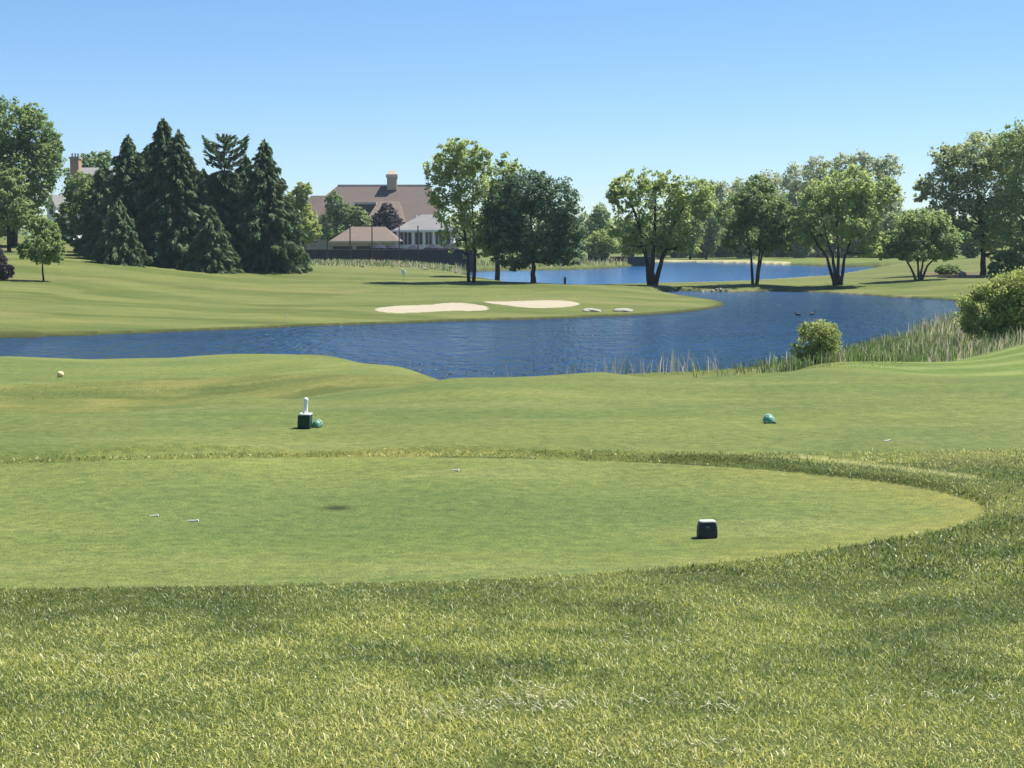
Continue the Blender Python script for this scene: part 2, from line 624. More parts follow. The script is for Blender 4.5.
TEE1, TEE2, TEE3, GREEN, BUNK1, BUNK2 = [refine(p, 2) for p in (TEE1, TEE2, TEE3, GREEN, BUNK1, BUNK2)]

# ------------------------------------------------------------------ the ground sheet
az_in = np.linspace(-23.5, 23.5, 620)
az_out = np.concatenate([np.linspace(24.5, 45, 14), np.linspace(50, 310, 66), np.linspace(315, 335.5, 14)])
az = np.radians(np.concatenate([az_in, az_out]))
rr = [0.35]
while rr[-1] < 780:
    r = rr[-1]
    k = 0.06 if r < 3.8 else 0.0032 if 13.8 < r < 16.4 else 0.0068 if r < 42 else 0.0045 if 100 < r < 150 else 0.009 if r < 240 else 0.012 if r < 450 else 0.06
    rr.append(r * (1 + k))
rr = np.array(rr)
NA, NR = len(az), len(rr)
R, A = np.meshgrid(rr, az, indexing='ij')
GX = (R * np.sin(A)).ravel(); GY = (R * np.cos(A)).ravel()
GZ, SD = height(GX, GY, True)
RR = R.ravel()
PXV, PYV = project(GX, GY, GZ)
front = GY > 0.2


def zone(poly, r0, r1):
    m = (RR > r0) & (RR < r1) & front
    z = np.zeros(len(GX), bool)
    z[m] = in_poly(PXV[m], PYV[m], poly)
    return z


z_t1 = zone(TEE1, 9, 16.2); z_t2 = zone(TEE2, 14.5, 27); z_t3 = zone(TEE3, 27, 48)
z_gr = zone(GREEN, 120, 175); z_b1 = zone(BUNK1, 112, 140); z_b2 = zone(BUNK2, 112, 145)

nb = fbm(GX * 0.9, GY * 0.9, 21, 4); nm = fbm(GX * 0.25, GY * 0.25, 22, 4); nl = fbm(GX * 0.045, GY * 0.06, 23, 4)
nsx = fbm(GX * 0.5, GY * 2.0, 24, 4)


def lerp(a, b, t):
    return a * (1 - t)[:, None] + np.asarray(b)[None] * t[:, None]


T_TEE = np.array([0.132, 0.163, 0.070]); T_DARK = np.array([0.070, 0.098, 0.034]); T_DRY = np.array([0.190, 0.185, 0.085])
T_FAIR = np.array([0.130, 0.158, 0.062]); T_PALE = np.array([0.200, 0.213, 0.105])
CG = np.tile(T_FAIR, (len(GX), 1))
# foreground rough soil seen between blades
fg = (RR < 17)
CG[fg] = np.array([0.060, 0.078, 0.030])
CG = lerp(CG, T_DRY, np.where(fg, smooth(0.55, 0.8, nm) * 0.35, 0))
# rough between the tees
mid = (RR >= 15) & (RR < 70)
CG[mid] = np.array([0.112, 0.132, 0.052])
CG = lerp(CG, T_DRY, np.where(mid, smooth(0.42, 0.72, nb) * 0.55, 0))
CG = lerp(CG, T_DARK, np.where(mid, smooth(0.50, 0.75, nm) * 0.6, 0))
# mown slope on the right, with pale wheel stripes
sl = (RR > 27) & (RR < 75) & (PXV > 830)
st = 0.5 + 0.5 * np.sin((GX * 0.8 - GY * 0.6) * 3.6 + nb * 0.8)
CG[sl] = np.array([0.112, 0.155, 0.050])
CG = lerp(CG, np.array([0.215, 0.245, 0.12]), np.where(sl, smooth(0.35, 0.97, st) * 0.55, 0))
# tees
for zz, t in ((z_t1, 1.0), (z_t2, 0.97), (z_t3, 1.0)):
    CG[zz] = T_TEE * t
teez = z_t1 | z_t2 | z_t3
CG = lerp(CG, np.array([0.104, 0.138, 0.056]), np.where(teez, smooth(0.45, 0.75, nm) * 0.6, 0))
CG = lerp(CG, np.array([0.172, 0.190, 0.096]), np.where(teez, smooth(0.50, 0.74, nsx) * 0.55, 0))
band = smooth(0.3, 0.9, np.sin(GY * 1.75 + GX * 0.05 + nm * 1.5))
CG = lerp(CG, np.array([0.100, 0.142, 0.050]), np.where(z_t1 | z_t2, band * 0.22, 0))
# dry collar inside the near tee's right end
dry = z_t1 & (PXV > 640)
dedge = np.zeros(len(GX))
dedge[dry] = dist_poly(PXV[dry], PYV[dry] * 2.2, [(a, b * 2.2) for a, b in TEE1])
CG = lerp(CG, np.array([0.180, 0.178, 0.070]), np.where(dry, (1 - smooth(0, 55, dedge)) * 0.6 * smooth(640, 760, PXV), 0))
# brown divot
dv = np.exp(-((PXV - 337) / 13) ** 2 - ((PYV - 508) / 2.0) ** 2) * ((RR > 11) & (RR < 14) & front)
CG = lerp(CG, np.array([0.035, 0.040, 0.018]), np.clip(dv * 1.3, 0, 1))
# worn sandy strip behind the near tee, right
for (xa, ya, xb, yb, w, c) in ((800, 456, 975, 477, 2.0, (0.27, 0.27, 0.15)), (925, 462, 1030, 462, 5.0, (0.075, 0.075, 0.035))):
    d = dist_poly(PXV, PYV * 1.0, [(xa, ya), (xb, yb), (xb + .01, yb + .01)])
    CG = lerp(CG, np.array(c), np.where((RR > 13) & (RR < 18) & front, np.exp(-(d / w) ** 2) * 0.75, 0))
# rough, browner strip below the far-left tee
rs = (RR > 20) & (RR < 36) & (PXV < 470) & ~teez
CG = lerp(CG, np.array([0.155, 0.150, 0.070]), np.where(rs, smooth(0.4, 0.65, nsx) * 0.22, 0))
CG = lerp(CG, np.array([0.075, 0.098, 0.036]), np.where(rs, smooth(0.56, 0.72, fbm(GX * 0.8, GY * 0.8, 31, 4)) * 0.75, 0))
# thin darker line of collar grass just beyond the middle tee's left back edge
cl = np.full(len(GX), 99.0)
cm = (RR > 18) & (RR < 26) & (PXV < 520) & front & ~z_t2
cl[cm] = dist_poly(PXV[cm], PYV[cm], TEE2)
CG = lerp(CG, np.array([0.060, 0.080, 0.030]), np.exp(-(cl / 1.6) ** 2) * 0.75)
# far side: mowing swathes that follow the hill
far = RR > 84
w = GY * 0.19 + GX * 0.055 + nl * 4.6 + nm * 0.5
sw = 0.5 + 0.5 * np.sin(w * 2.3)
sw2 = 0.5 + 0.5 * np.sin(w * 6.1 + 1.0)
CG = lerp(CG, T_PALE, np.where(far, smooth(0.35, 0.98, sw) * 0.42, 0))
CG = lerp(CG, np.array([0.085, 0.118, 0.040]), np.where(far, smooth(0.45, 1.0, 1 - sw) * 0.50, 0))
CG = lerp(CG, np.array([0.195, 0.200, 0.095]), np.where(far, smooth(0.6, 1.0, sw2) * 0.30, 0))
CG = lerp(CG, np.array([0.215, 0.195, 0.110]), np.where(far & (RR < 230), smooth(0.58, 0.80, fbm(GX * 0.05, GY * 0.14, 41, 4)) * 0.6, 0))
gcol = np.array([0.150, 0.180, 0.078])
CG = lerp(CG, gcol, np.where(z_gr, 0.85, 0))
# pale tall meadow behind the green
me_ = (RR > 205) & (RR < 262) & (PXV > 250) & (PXV < 482)
CG = lerp(CG, np.array([0.165, 0.185, 0.085]), np.where(me_, 0.7, 0))
# far lawn
fl = (RR > 300) & (PXV > 640)
CG = lerp(CG, np.array([0.150, 0.185, 0.070]), np.where(fl, 0.6, 0))
# water's edge: dark earth with the bank edge's shadow painted in, pale mineral rim on the far lake shore
edge = np.exp(-(np.maximum(SD, 0) / 0.55) ** 2)
CG = lerp(CG, np.array([0.048, 0.058, 0.030]), np.where(SD < 6, edge * 0.8, 0))
rim = (RR > 330) & (PXV > 640) & (PXV < 790) & (SD < 8)
CG = lerp(CG, np.array([0.50, 0.47, 0.40]), np.where(rim, 0.85 * (1 - smooth(2.0, 6.0, SD)), 0))
rim2 = (RR > 160) & (RR < 184) & (PXV > 650) & (SD < 3)
CG = lerp(CG, np.array([0.23, 0.215, 0.165]), np.where(rim2, 0.7 * (1 - smooth(0.5, 1.6, SD)) * smooth(0.35, 0.6, nb), 0))
rim3 = (RR > 200) & (RR < 300) & (PXV > 690) & (SD < 4)
CG = lerp(CG, np.array([0.26, 0.27, 0.18]), np.where(rim3, 0.8 * (1 - smooth(0.4, 2.5, SD)), 0))
# mulch bed under the right-hand trees
mul = np.exp(-(((PXV - 952) / 34) ** 2 + ((PYV - 274.5) / 3.2) ** 2) ** 2) * ((RR > 180) & (RR < 260) & front)
CG = lerp(CG, np.array([0.16, 0.12, 0.095]), np.clip(mul, 0, 0.9))
wet = SD < 0
CG[wet] = np.array([0.03, 0.035, 0.025])
bk = z_b1 | z_b2
CG *= np.where(far, 0.78, np.where(z_t2, 0.87, 0.92))[:, None] * np.array([0.845, 0.860, 0.585])
CG[bk] = np.array([0.325, 0.290, 0.212]) * (0.94 + 0.12 * fbm(GX[bk] * 0.6, GY[bk] * 1.5, 33, 3))[:, None]

VERT = np.stack([GX, GY, GZ], 1)
idx = np.arange(NR * NA).reshape(NR, NA)
ia = np.arange(NA); ib = (ia + 1) % NA
# az order: inner fan ends at +23.5, outer runs on clockwise to 335.5 = -24.5, then closes to the first column
q = np.stack([idx[:-1][:, ia], idx[:-1][:, ib], idx[1:][:, ib], idx[1:][:, ia]], -1).reshape(-1, 4)[:, ::-1]
zid = np.zeros(len(GX), int)
for k, z in enumerate((z_t1, z_t2, z_t3, z_gr, z_b1, z_b2)):
    zid[z] = k + 1
fz = zid[q]
fzone = np.where((fz > 0).sum(1) >= 2, fz.max(1), 0)
names = ["ground", "tee_box", "tee_box", "tee_box", "putting_green", "sand_bunker", "sand_bunker"]
labels = ["rolling mown golf course grass running from the rough up front to the far shore",
          "near oval teeing ground with the black marker on it", "middle teeing ground with the white topped green box",
          "farthest low teeing ground beside the pond with the yellow marker", "smooth putting green with the flagstick behind the bunkers",
          "pale sand bunker with a scalloped rim, the longer one nearer the flagstick", "pale sand bunker, the slimmer one toward the dark maple"]
for k in range(7):
    fk = q[fzone == k]
    used, inv = np.unique(fk.ravel(), return_inverse=True)
    me = mesh_np(names[k], VERT[used], inv.reshape(-1, 4), CG[used], True)
    o = link(names[k], me, None, M_SAND if k >= 5 else M_GROUND)
    tag(o, labels[k], names[k].replace("_", " "), kind="structure")
# the small disc that closes the sheet under the camera
dsc = mesh_np("ground_cap", np.concatenate([[[0, 0, VERT[:NA, 2].mean()]], VERT[:NA]]), np.stack([np.zeros(NA, int), 1 + ib, 1 + ia], 1), np.tile(CG[:1], (NA + 1, 1)))
tag(link("ground", dsc, None, M_GROUND), "patch of grass under the viewer's feet", "ground", kind="structure")


def water(name, poly, mat, label):
    p = np.array(poly)
    c = p.mean(0)
    me = bpy.data.meshes.new(name)
    # push the rim 0.4 m into the bank
    nrm = np.roll(p, -1, 0) - np.roll(p, 1, 0)
    nrm = np.stack([nrm[:, 1], -nrm[:, 0]], 1)
    nrm /= np.linalg.norm(nrm, axis=1)[:, None] + 1e-9
    area = 0.5 * np.sum(p[:, 0] * np.roll(p[:, 1], -1) - np.roll(p[:, 0], -1) * p[:, 1])
    p = p + nrm * (0.4 if area > 0 else -0.4)
    vs = [(a, b, WATER) for a, b in p]
    f = list(range(len(vs)))
    if area < 0:
        f = f[::-1]
    me.from_pydata(vs, [], [f])
    o = link(name, me, None, mat)
    return tag(o, label, name, kind="structure")


water("pond", POND, M_POND, "rippled dark blue pond between the tees and the putting green")
water("lake", LAKE, M_LAKE, "brighter blue lake behind the tree strip")


# ------------------------------------------------------------------ grass blades (nobody could count them)
def blades(name, x, y, h, wdt, colr, lean, label, mat=M_BLADE, az0=None):
    n = len(x)
    z = height(x, y)
    a = rng.uniform(0, 2 * math.pi, n) if az0 is None else az0
    la = rng.uniform(0, 2 * math.pi, n)
    dx, dy = np.cos(a), np.sin(a)
    lx, ly = np.cos(la) * lean * h, np.sin(la) * lean * h
    base = np.stack([x, y, z - 0.008], 1)
    side = np.stack([dx, dy, np.zeros(n)], 1)
    up = np.sqrt(np.maximum(1 - lean ** 2, 0.08))
    midp = base + np.stack([lx * 0.35, ly * 0.35, h * 0.58 * (0.4 + 0.6 * up)], 1)
    tip = base + np.stack([lx, ly, h * up], 1)
    w = wdt[:, None] * 0.5
    V = np.stack([base - side * w, base + side * w, midp + side * w * 0.8, midp - side * w * 0.8, tip + side * w * 0.18, tip - side * w * 0.18], 1).reshape(-1, 3)
    k = np.arange(n)[:, None] * 6
    Fq = np.concatenate([k + np.array([[0, 1, 2, 3]]), k + np.array([[3, 2, 4, 5]])], 0)
    me = mesh_np(name, V, Fq, np.repeat(colr, 6, 0))
    o = link(name, me, None, mat)
    tag(o, label, "grass", kind="stuff")
    return o


def fan_points(n, r0, r1, half_deg=22.5, p=1.0):
    """random plan points; density falls off as r**-p"""
    u = rng.random(n)
    e = 2 - p
    r = (r0 ** e + u * (r1 ** e - r0 ** e)) ** (1 / e) if abs(e) > 1e-3 else r0 * (r1 / r0) ** u
    a = np.radians(rng.uniform(-half_deg, half_deg, n))
    return r * np.sin(a), r * np.cos(a), r


def zone_at(x, y, polys):
    px, py = project(x, y, height(x, y))
    m = np.zeros(len(x), bool)
    for poly in polys:
        m |= in_poly(px, py, poly)
    return m, px, py


def grass_cols(x, y, n, patch_seed=51):
    p1 = fbm(x * 1.5, y * 1.5, patch_seed, 4)
    p2 = fbm(x * 3.1, y * 3.1, patch_seed + 7, 3) * 0.55 + fbm(x * 0.42 + 3, y * 0.42, patch_seed + 11, 2) * 0.45
    t = np.clip(0.5 + 0.07 + (p1 - 0.5) * 2.3 + (p2 - 0.5) * 2.4 - 0.11 * smooth(0.1, 0.9, x) * smooth(9.2, 8.0, np.hypot(x, y)) + 0.16 * np.exp(-((np.hypot(x, y) - 9.0) / 0.5) ** 2) * smooth(0.3, 0.9, x) - 0.17 * np.exp(-((np.hypot(x, y) - 9.0) / 0.42) ** 2) * (1 - smooth(-0.3, 0.5, x)) + 0.08 * (1 - smooth(-1.6, -0.6, x)) + rng.normal(0, 0.36, n), 0, 1)
    dk = np.array([0.062, 0.100, 0.014]); md = np.array([0.222, 0.275, 0.050]); yl = np.array([0.480, 0.475, 0.140]); sw_ = np.array([0.62, 0.57, 0.27])
    c = np.where((t < 0.5)[:, None], dk + (md - dk) * (t / 0.5)[:, None], md + (yl - md) * ((t - 0.5) / 0.5)[:, None])
    s = rng.random(n) < 0.06 + 0.16 * smooth(0.5, 0.75, p1)
    c[s] = sw_ * rng.uniform(0.7, 1.2, (s.sum(), 1))
    blue = rng.random(n) < 0.10
    c[blue] = np.array([0.200, 0.290, 0.130]) * rng.uniform(0.8, 1.2, (blue.sum(), 1))
    return c * rng.uniform(0.7, 1.25, (n, 1)) * np.array([1.14, 1.14, 0.90])


N = 340000
x, y, r = fan_points(N, 3.7, 10.8, 24, 1.0)
m, px, py = zone_at(x, y, [TEE1])
x, y, r = x[~m], y[~m], r[~m]
n = len(x)
c = grass_cols(x, y, n)
h = np.where(rng.random(n) < 0.06, rng.uniform(0.04, 0.06, n), rng.uniform(0.012, 0.038, n)) * (0.75 + 0.6 * fbm(x * 1.3, y * 1.3, 61, 3))
lean = 0.30 + 0.68 * rng.beta(2, 1.4, n)
blades("rough_grass", x, y, h, rng.uniform(0.0028, 0.0052, n), c, lean, "coarse patchy rough grass covering the ground up front")
# fringe between and around the tees
x, y, r = fan_points(260000, 10.0, 27.0, 24, 1.0)
m, px, py = zone_at(x, y, [TEE1, TEE2])
keep = ~m & ~((r > 20.0) & (px > 430) & (py < 380))
strip = dist_poly(px, py, [(800, 456), (975, 477), (975.01, 477.01)])
keep &= ~((strip < 2.6) & (rng.random(len(x)) < 0.55))
x, y, r = x[keep], y[keep], r[keep]
n = len(x)
c = grass_cols(x, y, n, 71) * np.array([0.82, 0.86, 0.95])  # blade colour darkened to stand in for the back bank's shaded face
h = rng.uniform(0.022, 0.055, n) * (0.5 + 0.9 * fbm(x * 1.1, y * 1.1, 63, 3))
blades("fringe_grass", x, y, h, rng.uniform(0.005, 0.011, n), c, 0.15 + 0.8 * rng.beta(2, 1.6, n), "longer fringe grass ringing the two closer teeing grounds")
# wisps of dry clippings lying in lines on the rough
wx, wy = [], []
for (xa, ya, xb, yb, cnt) in ((425, 712, 580, 698, 420), (460, 690, 560, 686, 160), (575, 700, 740, 703, 130), (520, 748, 760, 742, 90), (600, 640, 690, 632, 60), (870, 700, 1010, 690, 90), (60, 655, 160, 648, 90)):
    cnt = int(cnt * 0.30)
    t = rng.random(cnt)
    ppx = xa + (xb - xa) * t + rng.normal(0, 6, cnt)
    ppy = ya + (yb - ya) * t + 4 * np.sin(t * 9) + rng.normal(0, 4.5, cnt)
    for a, b in zip(ppx, ppy):
        p = at_z(a, b, -0.16)
        for _ in range(3):
            p = at_z(a, b, gz(p[0], p[1]) + 0.03)
        wx.append(p[0]); wy.append(p[1])
wx, wy = np.array(wx), np.array(wy)
n = len(wx)
V, Fq = [], []
wz = height(wx, wy) + rng.uniform(0.022, 0.036, n)
aa = rng.normal(0, 0.55, n)
L = rng.uniform(0.02, 0.055, n)
for i in range(n):
    d = np.array([math.cos(aa[i]), math.sin(aa[i]), rng.normal(0, 0.12)])
    s = np.array([-d[1], d[0], 0.6]) * 0.0013
    p0 = np.array([wx[i], wy[i], wz[i]])
    k0 = len(V)
    for t in (-0.5, -0.17, 0.17, 0.5):
        p = p0 + d * L[i] * t + np.array([0, 0, 0.010 * math.cos(t * 5 + i)])
        V += [p - s, p + s]
    for j in range(3):
        Fq.append((k0 + 2 * j, k0 + 2 * j + 1, k0 + 2 * j + 3, k0 + 2 * j + 2))
me = mesh_np("grass_clippings", np.array(V), np.array(Fq), np.repeat(np.array([[0.34, 0.33, 0.15]]) * rng.uniform(0.75, 1.15, (n, 1)), 8, 0))
tag(link("grass_clippings", me, None, M_BLADE), "wispy pale dry clippings lying in lines on the rough", "clippings", kind="stuff")

# rough on the bank beyond the middle tee, on the mown slope's edge
x, y, r = fan_points(90000, 20.0, 60.0, 24, 0.8)
m, px, py = zone_at(x, y, [TEE2, TEE3])
keep = ~m & (((px < 300) & (r < 34)) | ((r > 24.3) & (r < 30)) | ((px > 760) & (px < 905) & (r < 60)))
x, y, r = x[keep], y[keep], r[keep]
n = len(x)
blades("bank_grass", x, y, rng.uniform(0.012, 0.035, n), rng.uniform(0.008, 0.015, n), grass_cols(x, y, n, 81), np.clip(rng.beta(2, 2, n), 0.05, 0.9),
       "tufted rough on the bank falling from the middle tee to the pond")


# ------------------------------------------------------------------ reeds
def reed_field(name, n, sel, hmin, hmax, w, tan_share, label, r0=55, r1=90, half=21, px0=480, px1=1100):
    a0, a1 = math.atan((px0 - 512) / F), math.atan((px1 - 512) / F)
    r = rng.uniform(r0, r1, n); a = rng.uniform(a0, a1, n)
    x, y = r * np.sin(a), r * np.cos(a)
    z, sd = height(x, y, True)
    pxx = 512 + F * np.tan(a)
    k = sel(x, y, pxx, sd, r)
    x, y = x[k], y[k]
    n = len(x)
    hh = rng.uniform(hmin, hmax, n) * (0.6 + 0.8 * fbm(x * 0.5, y * 0.5, 91, 3))
    tan = rng.random(n) < tan_share
    c = np.array([[0.120, 0.185, 0.050]]) * rng.uniform(0.6, 1.6, (n, 1))
    c[tan] = np.array([0.56, 0.49, 0.35]) * rng.uniform(0.6, 1.25, (tan.sum(), 1))
    return blades(name, x, y, hh, np.full(n, w) * rng.uniform(0.6, 1.4, n), c, np.clip(rng.beta(1.3, 4, n), 0.02, 0.8), label, M_REED)


def pr(p):                                # probability threshold helper
    return rng.random(p.shape) < p


reed_field("reeds", 11000, lambda x, y, px, sd, r: (sd > -0.8) & ((sd < 4.5) | ((px > 930) & (r < 84) & (r > 68))) & (px > 880) & pr(smooth(895, 940, px) * np.maximum(1 - 0.05 * np.maximum(sd, 0), 0.45)),
           0.35, 1.0, 0.040, 0.50, "tall tan and green reeds under the willow at the pond's edge", 62, 115, px0=860, px1=1110)
reed_field("reeds", 16000, lambda x, y, px, sd, r: (sd > -0.6) & (sd < 6.5) & (px > 690) & pr(smooth(690, 880, px) * 0.9 + 0.05),
           0.18, 0.6, 0.04, 0.18, "mixed reeds and weeds along the near bank around the round shrub", 64, 92, px0=680, px1=960)
reed_field("reeds", 2600, lambda x, y, px, sd, r: (sd > -0.8) & (sd < 2.0) & (px > 490) & pr(0.03 + 0.30 * smooth(540, 660, px)),
           0.5, 1.2, 0.03, 0.75, "sparse pale reed stalks showing over the middle tee's crest", 60, 74, px0=490, px1=720)
reed_field("reeds", 7000, lambda x, y, px, sd, r: (sd > 0.3) & (sd < 16) & (px < 645) & pr(0.8 - 0.04 * sd),
           0.5, 1.3, 0.14, 0.42, "pale reed fringe on the far lake shore below the dark fence", 255, 335, px0=455, px1=650)
reed_field("meadow_grass", 5000, lambda x, y, px, sd, r: pr(0.35 + 0.6 * (fbm(x * 0.12, y * 0.12, 97, 3) > 0.5)) & (sd > 1),
           0.2, 0.6, 0.13, 0.45, "pale tall meadow grass between the green and the clubhouse fence", 208, 258, px0=285, px1=478)

# ------------------------------------------------------------------ trees
def unit(v):
    return v / (np.linalg.norm(v, axis=1)[:, None] + 1e-9)


def leaf_quads(P, nrm_bias, size, tint, aspect=0.62, droop=0.0, along=None):
    n = len(P)
    nr = unit(rng.normal(0, 1, (n, 3)) + nrm_bias)
    t = unit(np.cross(nr, rng.normal(0, 1, (n, 3))))
    if along is not None:
        t = unit(along + rng.normal(0, 0.33, (n, 3)))
    elif droop:
        t = unit(t + np.array([0, 0, -droop]))
    b = unit(np.cross(nr, t))
    s = size[:, None]
    V = np.stack([P + t * s, P + b * s * aspect, P - t * s, P - b * s * aspect], 1).reshape(-1, 3)
    Fq = np.arange(n * 4).reshape(-1, 4)
    return V, Fq, np.repeat(tint, 4)


def crown_mesh(name, lobes, n, leaf, porous=0.0, flat=0.75, droop=0.0, clump=0.2):
    """leaf clumps spread through uneven lobes; lobes: (cx, cy, cz, rx, ry, rz) in metres"""
    L = np.array(lobes, float)
    area = (L[:, 3] * L[:, 5]) ** 0.95
    n = int(n * 1.15)
    leaf *= 0.82
    clump *= 0.85
    per = 18
    nc = max(int(n / per), 12)
    which = rng.choice(len(L), nc, p=area / area.sum())
    d = unit(rng.normal(0, 1, (nc, 3)))
    rad = 0.50 + 0.50 * rng.random(nc) ** 0.55
    bumps = 1 + 0.22 * (vnoise(d[:, 0] * 2.2 + which * 7.7 + 50, d[:, 2] * 2.2 + d[:, 1] * 1.7 + 50, 3) - 0.5) * 2
    cc = L[which, :3] + d * L[which, 3:6] * (rad * bumps)[:, None]
    if porous > 0:
        s = 1 / (0.22 * L[:, 3].mean() + 1e-6)
        nz = vnoise(cc[:, 0] * s * 0.8 + 31, cc[:, 2] * s * 0.8 + cc[:, 1] * s * 0.55 + 17, 11)
        k = nz > porous
        cc, which, d = cc[k], which[k], d[k]
        nc = len(cc)
    cr = L[which, 3:6].mean(1) * clump * rng.uniform(0.6, 1.35, nc)
    off = np.clip(rng.normal(0, 0.55, (nc, per, 3)), -1.25, 1.25)
    off[:, :, 2] *= flat
    if droop > 0:
        off[:, :, 2] -= droop * np.abs(rng.normal(0, 1, (nc, per)))
    P = (cc[:, None] + off * cr[:, None, None]).reshape(-1, 3)
    ct = rng.normal(0.5, 0.17, nc)
    tint = np.clip(np.repeat(ct, per) + rng.normal(0, 0.18, nc * per), 0, 1)
    bias = np.repeat(d * 0.5 + np.array([0, 0, 0.75]), per, 0)
    V, Fq, T = leaf_quads(P, bias, leaf * rng.uniform(0.65, 1.35, len(P)), tint, droop=droop)
    return mesh_np(name, V, Fq, T)


TREES = {}


def tree(name, label, cat, px, r, lobes_px, leafmat, n=12000, leaf=0.24, stems=None, stem_r=0.28, bark=None, porous=0.0, group=None, flat=0.75, droop=0.0,
         clump=0.2, limbs=True, depth=1.0, trunk_name="trunk", base_py=None):
    b = polar(px, r)
    z0 = gz(b[0], b[1])
    root = empty(name, (b[0], b[1], z0), label, cat, group)
    Y = b[1]
    base = np.array([b[0], b[1], z0])
    k = Y / F
    lobes = []
    for lx, ly, rx, ry in lobes_px:
        p = at_y(lx, ly, Y) - base
        rd = max(rx, 0.8 * ry) * k
        lobes.append((p[0], p[1] + rng.uniform(-0.45, 0.45) * rd * depth, p[2], rx * k, rd * 0.95 * depth, ry * k))
    me = crown_mesh("crown", lobes, n, leaf, porous, flat, droop, clump)
    link("crown", me, root, leafmat)
    mb = MB()
    stems = stems or [[(px, None), (lobes_px[0][0], lobes_px[0][1])]]
    tops = []
    for s in stems:
        pts = []
        for i, (sx, sy) in enumerate(s):
            if sy is None:
                pts.append(np.array([at_y(sx, 270, Y)[0] - base[0], rng.uniform(-0.1, 0.1), -0.25]))
            else:
                p = at_y(sx, sy, Y) - base
                p[1] += rng.uniform(-0.5, 0.5)
                pts.append(p)
        rs = [stem_r * (1.25 if i == 0 else 1.0) * (1 - 0.62 * i / (len(pts) - 1)) for i in range(len(pts))]
        # resample with slight wander
        P2, R2 = [], []
        for i in range(len(pts) - 1):
            for t in np.linspace(0, 1, 5)[: (5 if i == len(pts) - 2 else 4)]:
                q_ = pts[i] * (1 - t) + pts[i + 1] * t
                if 0 < t < 1:
                    q_ = q_ + rng.normal(0, stem_r * 0.18, 3)
                P2.append(q_); R2.append(rs[i] * (1 - t) + rs[i + 1] * t)
        mb.tube(P2, R2, 9)
        tops.append((P2, R2))
    if limbs:
        for (cx, cy, cz, rx, ry, rz) in lobes:
            c = np.array([cx, cy, cz])
            best = min(((np.linalg.norm(c - p), i, j) for j, (P2, _) in enumerate(tops) for i, p in enumerate(P2) if p[2] < cz - 0.1 * rz and i >= 3), default=None)
            if best is None:
                continue
            _, i, j = best
            p0 = tops[j][0][i]; r0 = tops[j][1][i] * 0.55
            for e in range(3):
                tip = c + rng.normal(0, 0.42, 3) * np.array([rx, ry, rz])
                mdl = p0 * 0.5 + tip * 0.5 + rng.normal(0, 0.08, 3) * rx
                mb.tube([p0, mdl, tip], [r0, r0 * 0.6, r0 * 0.2], 5)
    mb.build(trunk_name, bark or M_BARK, root, smooth_shade=True)
    return root


def spruce_mesh(H, hw, n_level, sparse_top=False, low=0.03, fat=0.66):
    Ps, T, S, Bs, Al = [], [], [], [], []
    br = MB()
    for lv in range(n_level):
        f = low + (0.985 - low) * (lv / (n_level - 1)) ** 0.92
        z = f * H
        Lb = hw * (1 - f) ** fat * 1.02 + 0.10
        if sparse_top and f > 0.76:
            Lb = hw * (0.52 - 0.5 * max(f - 0.90, 0) * 8)
            Lb = max(Lb, 0.3)
            if lv % 2: continue
        nb_ = int(7 + 5 * (1 - f)) if not (sparse_top and f > 0.76) else 7
        a0 = rng.uniform(0, 6.28)
        for k in range(nb_):
            a = a0 + 6.283 * k / nb_ + rng.normal(0, 0.22)
            l = Lb * rng.uniform(0.62, 1.42)
            up = sparse_top and f > 0.76
            sag = -0.36 * l if not up else 0.42 * l
            dirv = np.array([math.cos(a), math.sin(a), 0])
            latv = np.array([-math.sin(a), math.cos(a), 0])
            m_ = max(int(l * 40), 10)
            if up: m_ = int(l * 26) + 8
            t = rng.random(m_) ** 0.7
            t = 0.12 + 0.9 * t
            wdt = 0.22 * l * (1.15 - t) * (0.45 if up else 1.0)
            lat = rng.uniform(-1, 1, m_) * wdt
            zz = z + sag * t ** 1.3 + (0.14 * l * np.maximum(t - 0.7, 0) * 2) - np.abs(rng.normal(0, 0.10 + 0.05 * l, m_)) + rng.normal(0, 0.05, m_)
            P = dirv * (l * t)[:, None] + latv * lat[:, None] + np.array([0, 0, 1]) * zz[:, None]
            Ps.append(P)
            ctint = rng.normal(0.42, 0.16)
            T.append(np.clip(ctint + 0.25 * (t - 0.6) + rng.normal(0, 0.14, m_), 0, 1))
            Bs.append(np.tile(dirv * 0.5 + np.array([0, 0, 0.9]), (m_, 1)))
            Al.append(np.tile(dirv * 0.8 + np.array([0, 0, 0.5 if up else -0.75]), (m_, 1)) + latv * (lat / (wdt + 1e-6) * 0.5)[:, None])
            if k % 2 == 0 or up:
                br.tube([(0, 0, z), tuple(dirv * l * 0.5 + np.array([0, 0, z + sag * 0.4])), tuple(dirv * l * 0.95 + np.array([0, 0, z + sag * 0.9]))], [0.05, 0.03, 0.01], 4, False)
    # leader
    m_ = 60
    zt = H * rng.uniform(0.95, 1.0, m_)
    Ps.append(np.stack([rng.normal(0, 0.07, m_), rng.normal(0, 0.07, m_), zt], 1)); T.append(np.full(m_, 0.5)); Bs.append(np.tile([0, 0, 0.5], (m_, 1))); Al.append(np.tile([0, 0, 1.0], (m_, 1)))
    P = np.concatenate(Ps); T = np.concatenate(T); Bs = np.concatenate(Bs)
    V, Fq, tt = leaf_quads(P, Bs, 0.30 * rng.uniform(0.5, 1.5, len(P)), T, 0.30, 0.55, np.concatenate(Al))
    return mesh_np("crown", V, Fq, tt), br


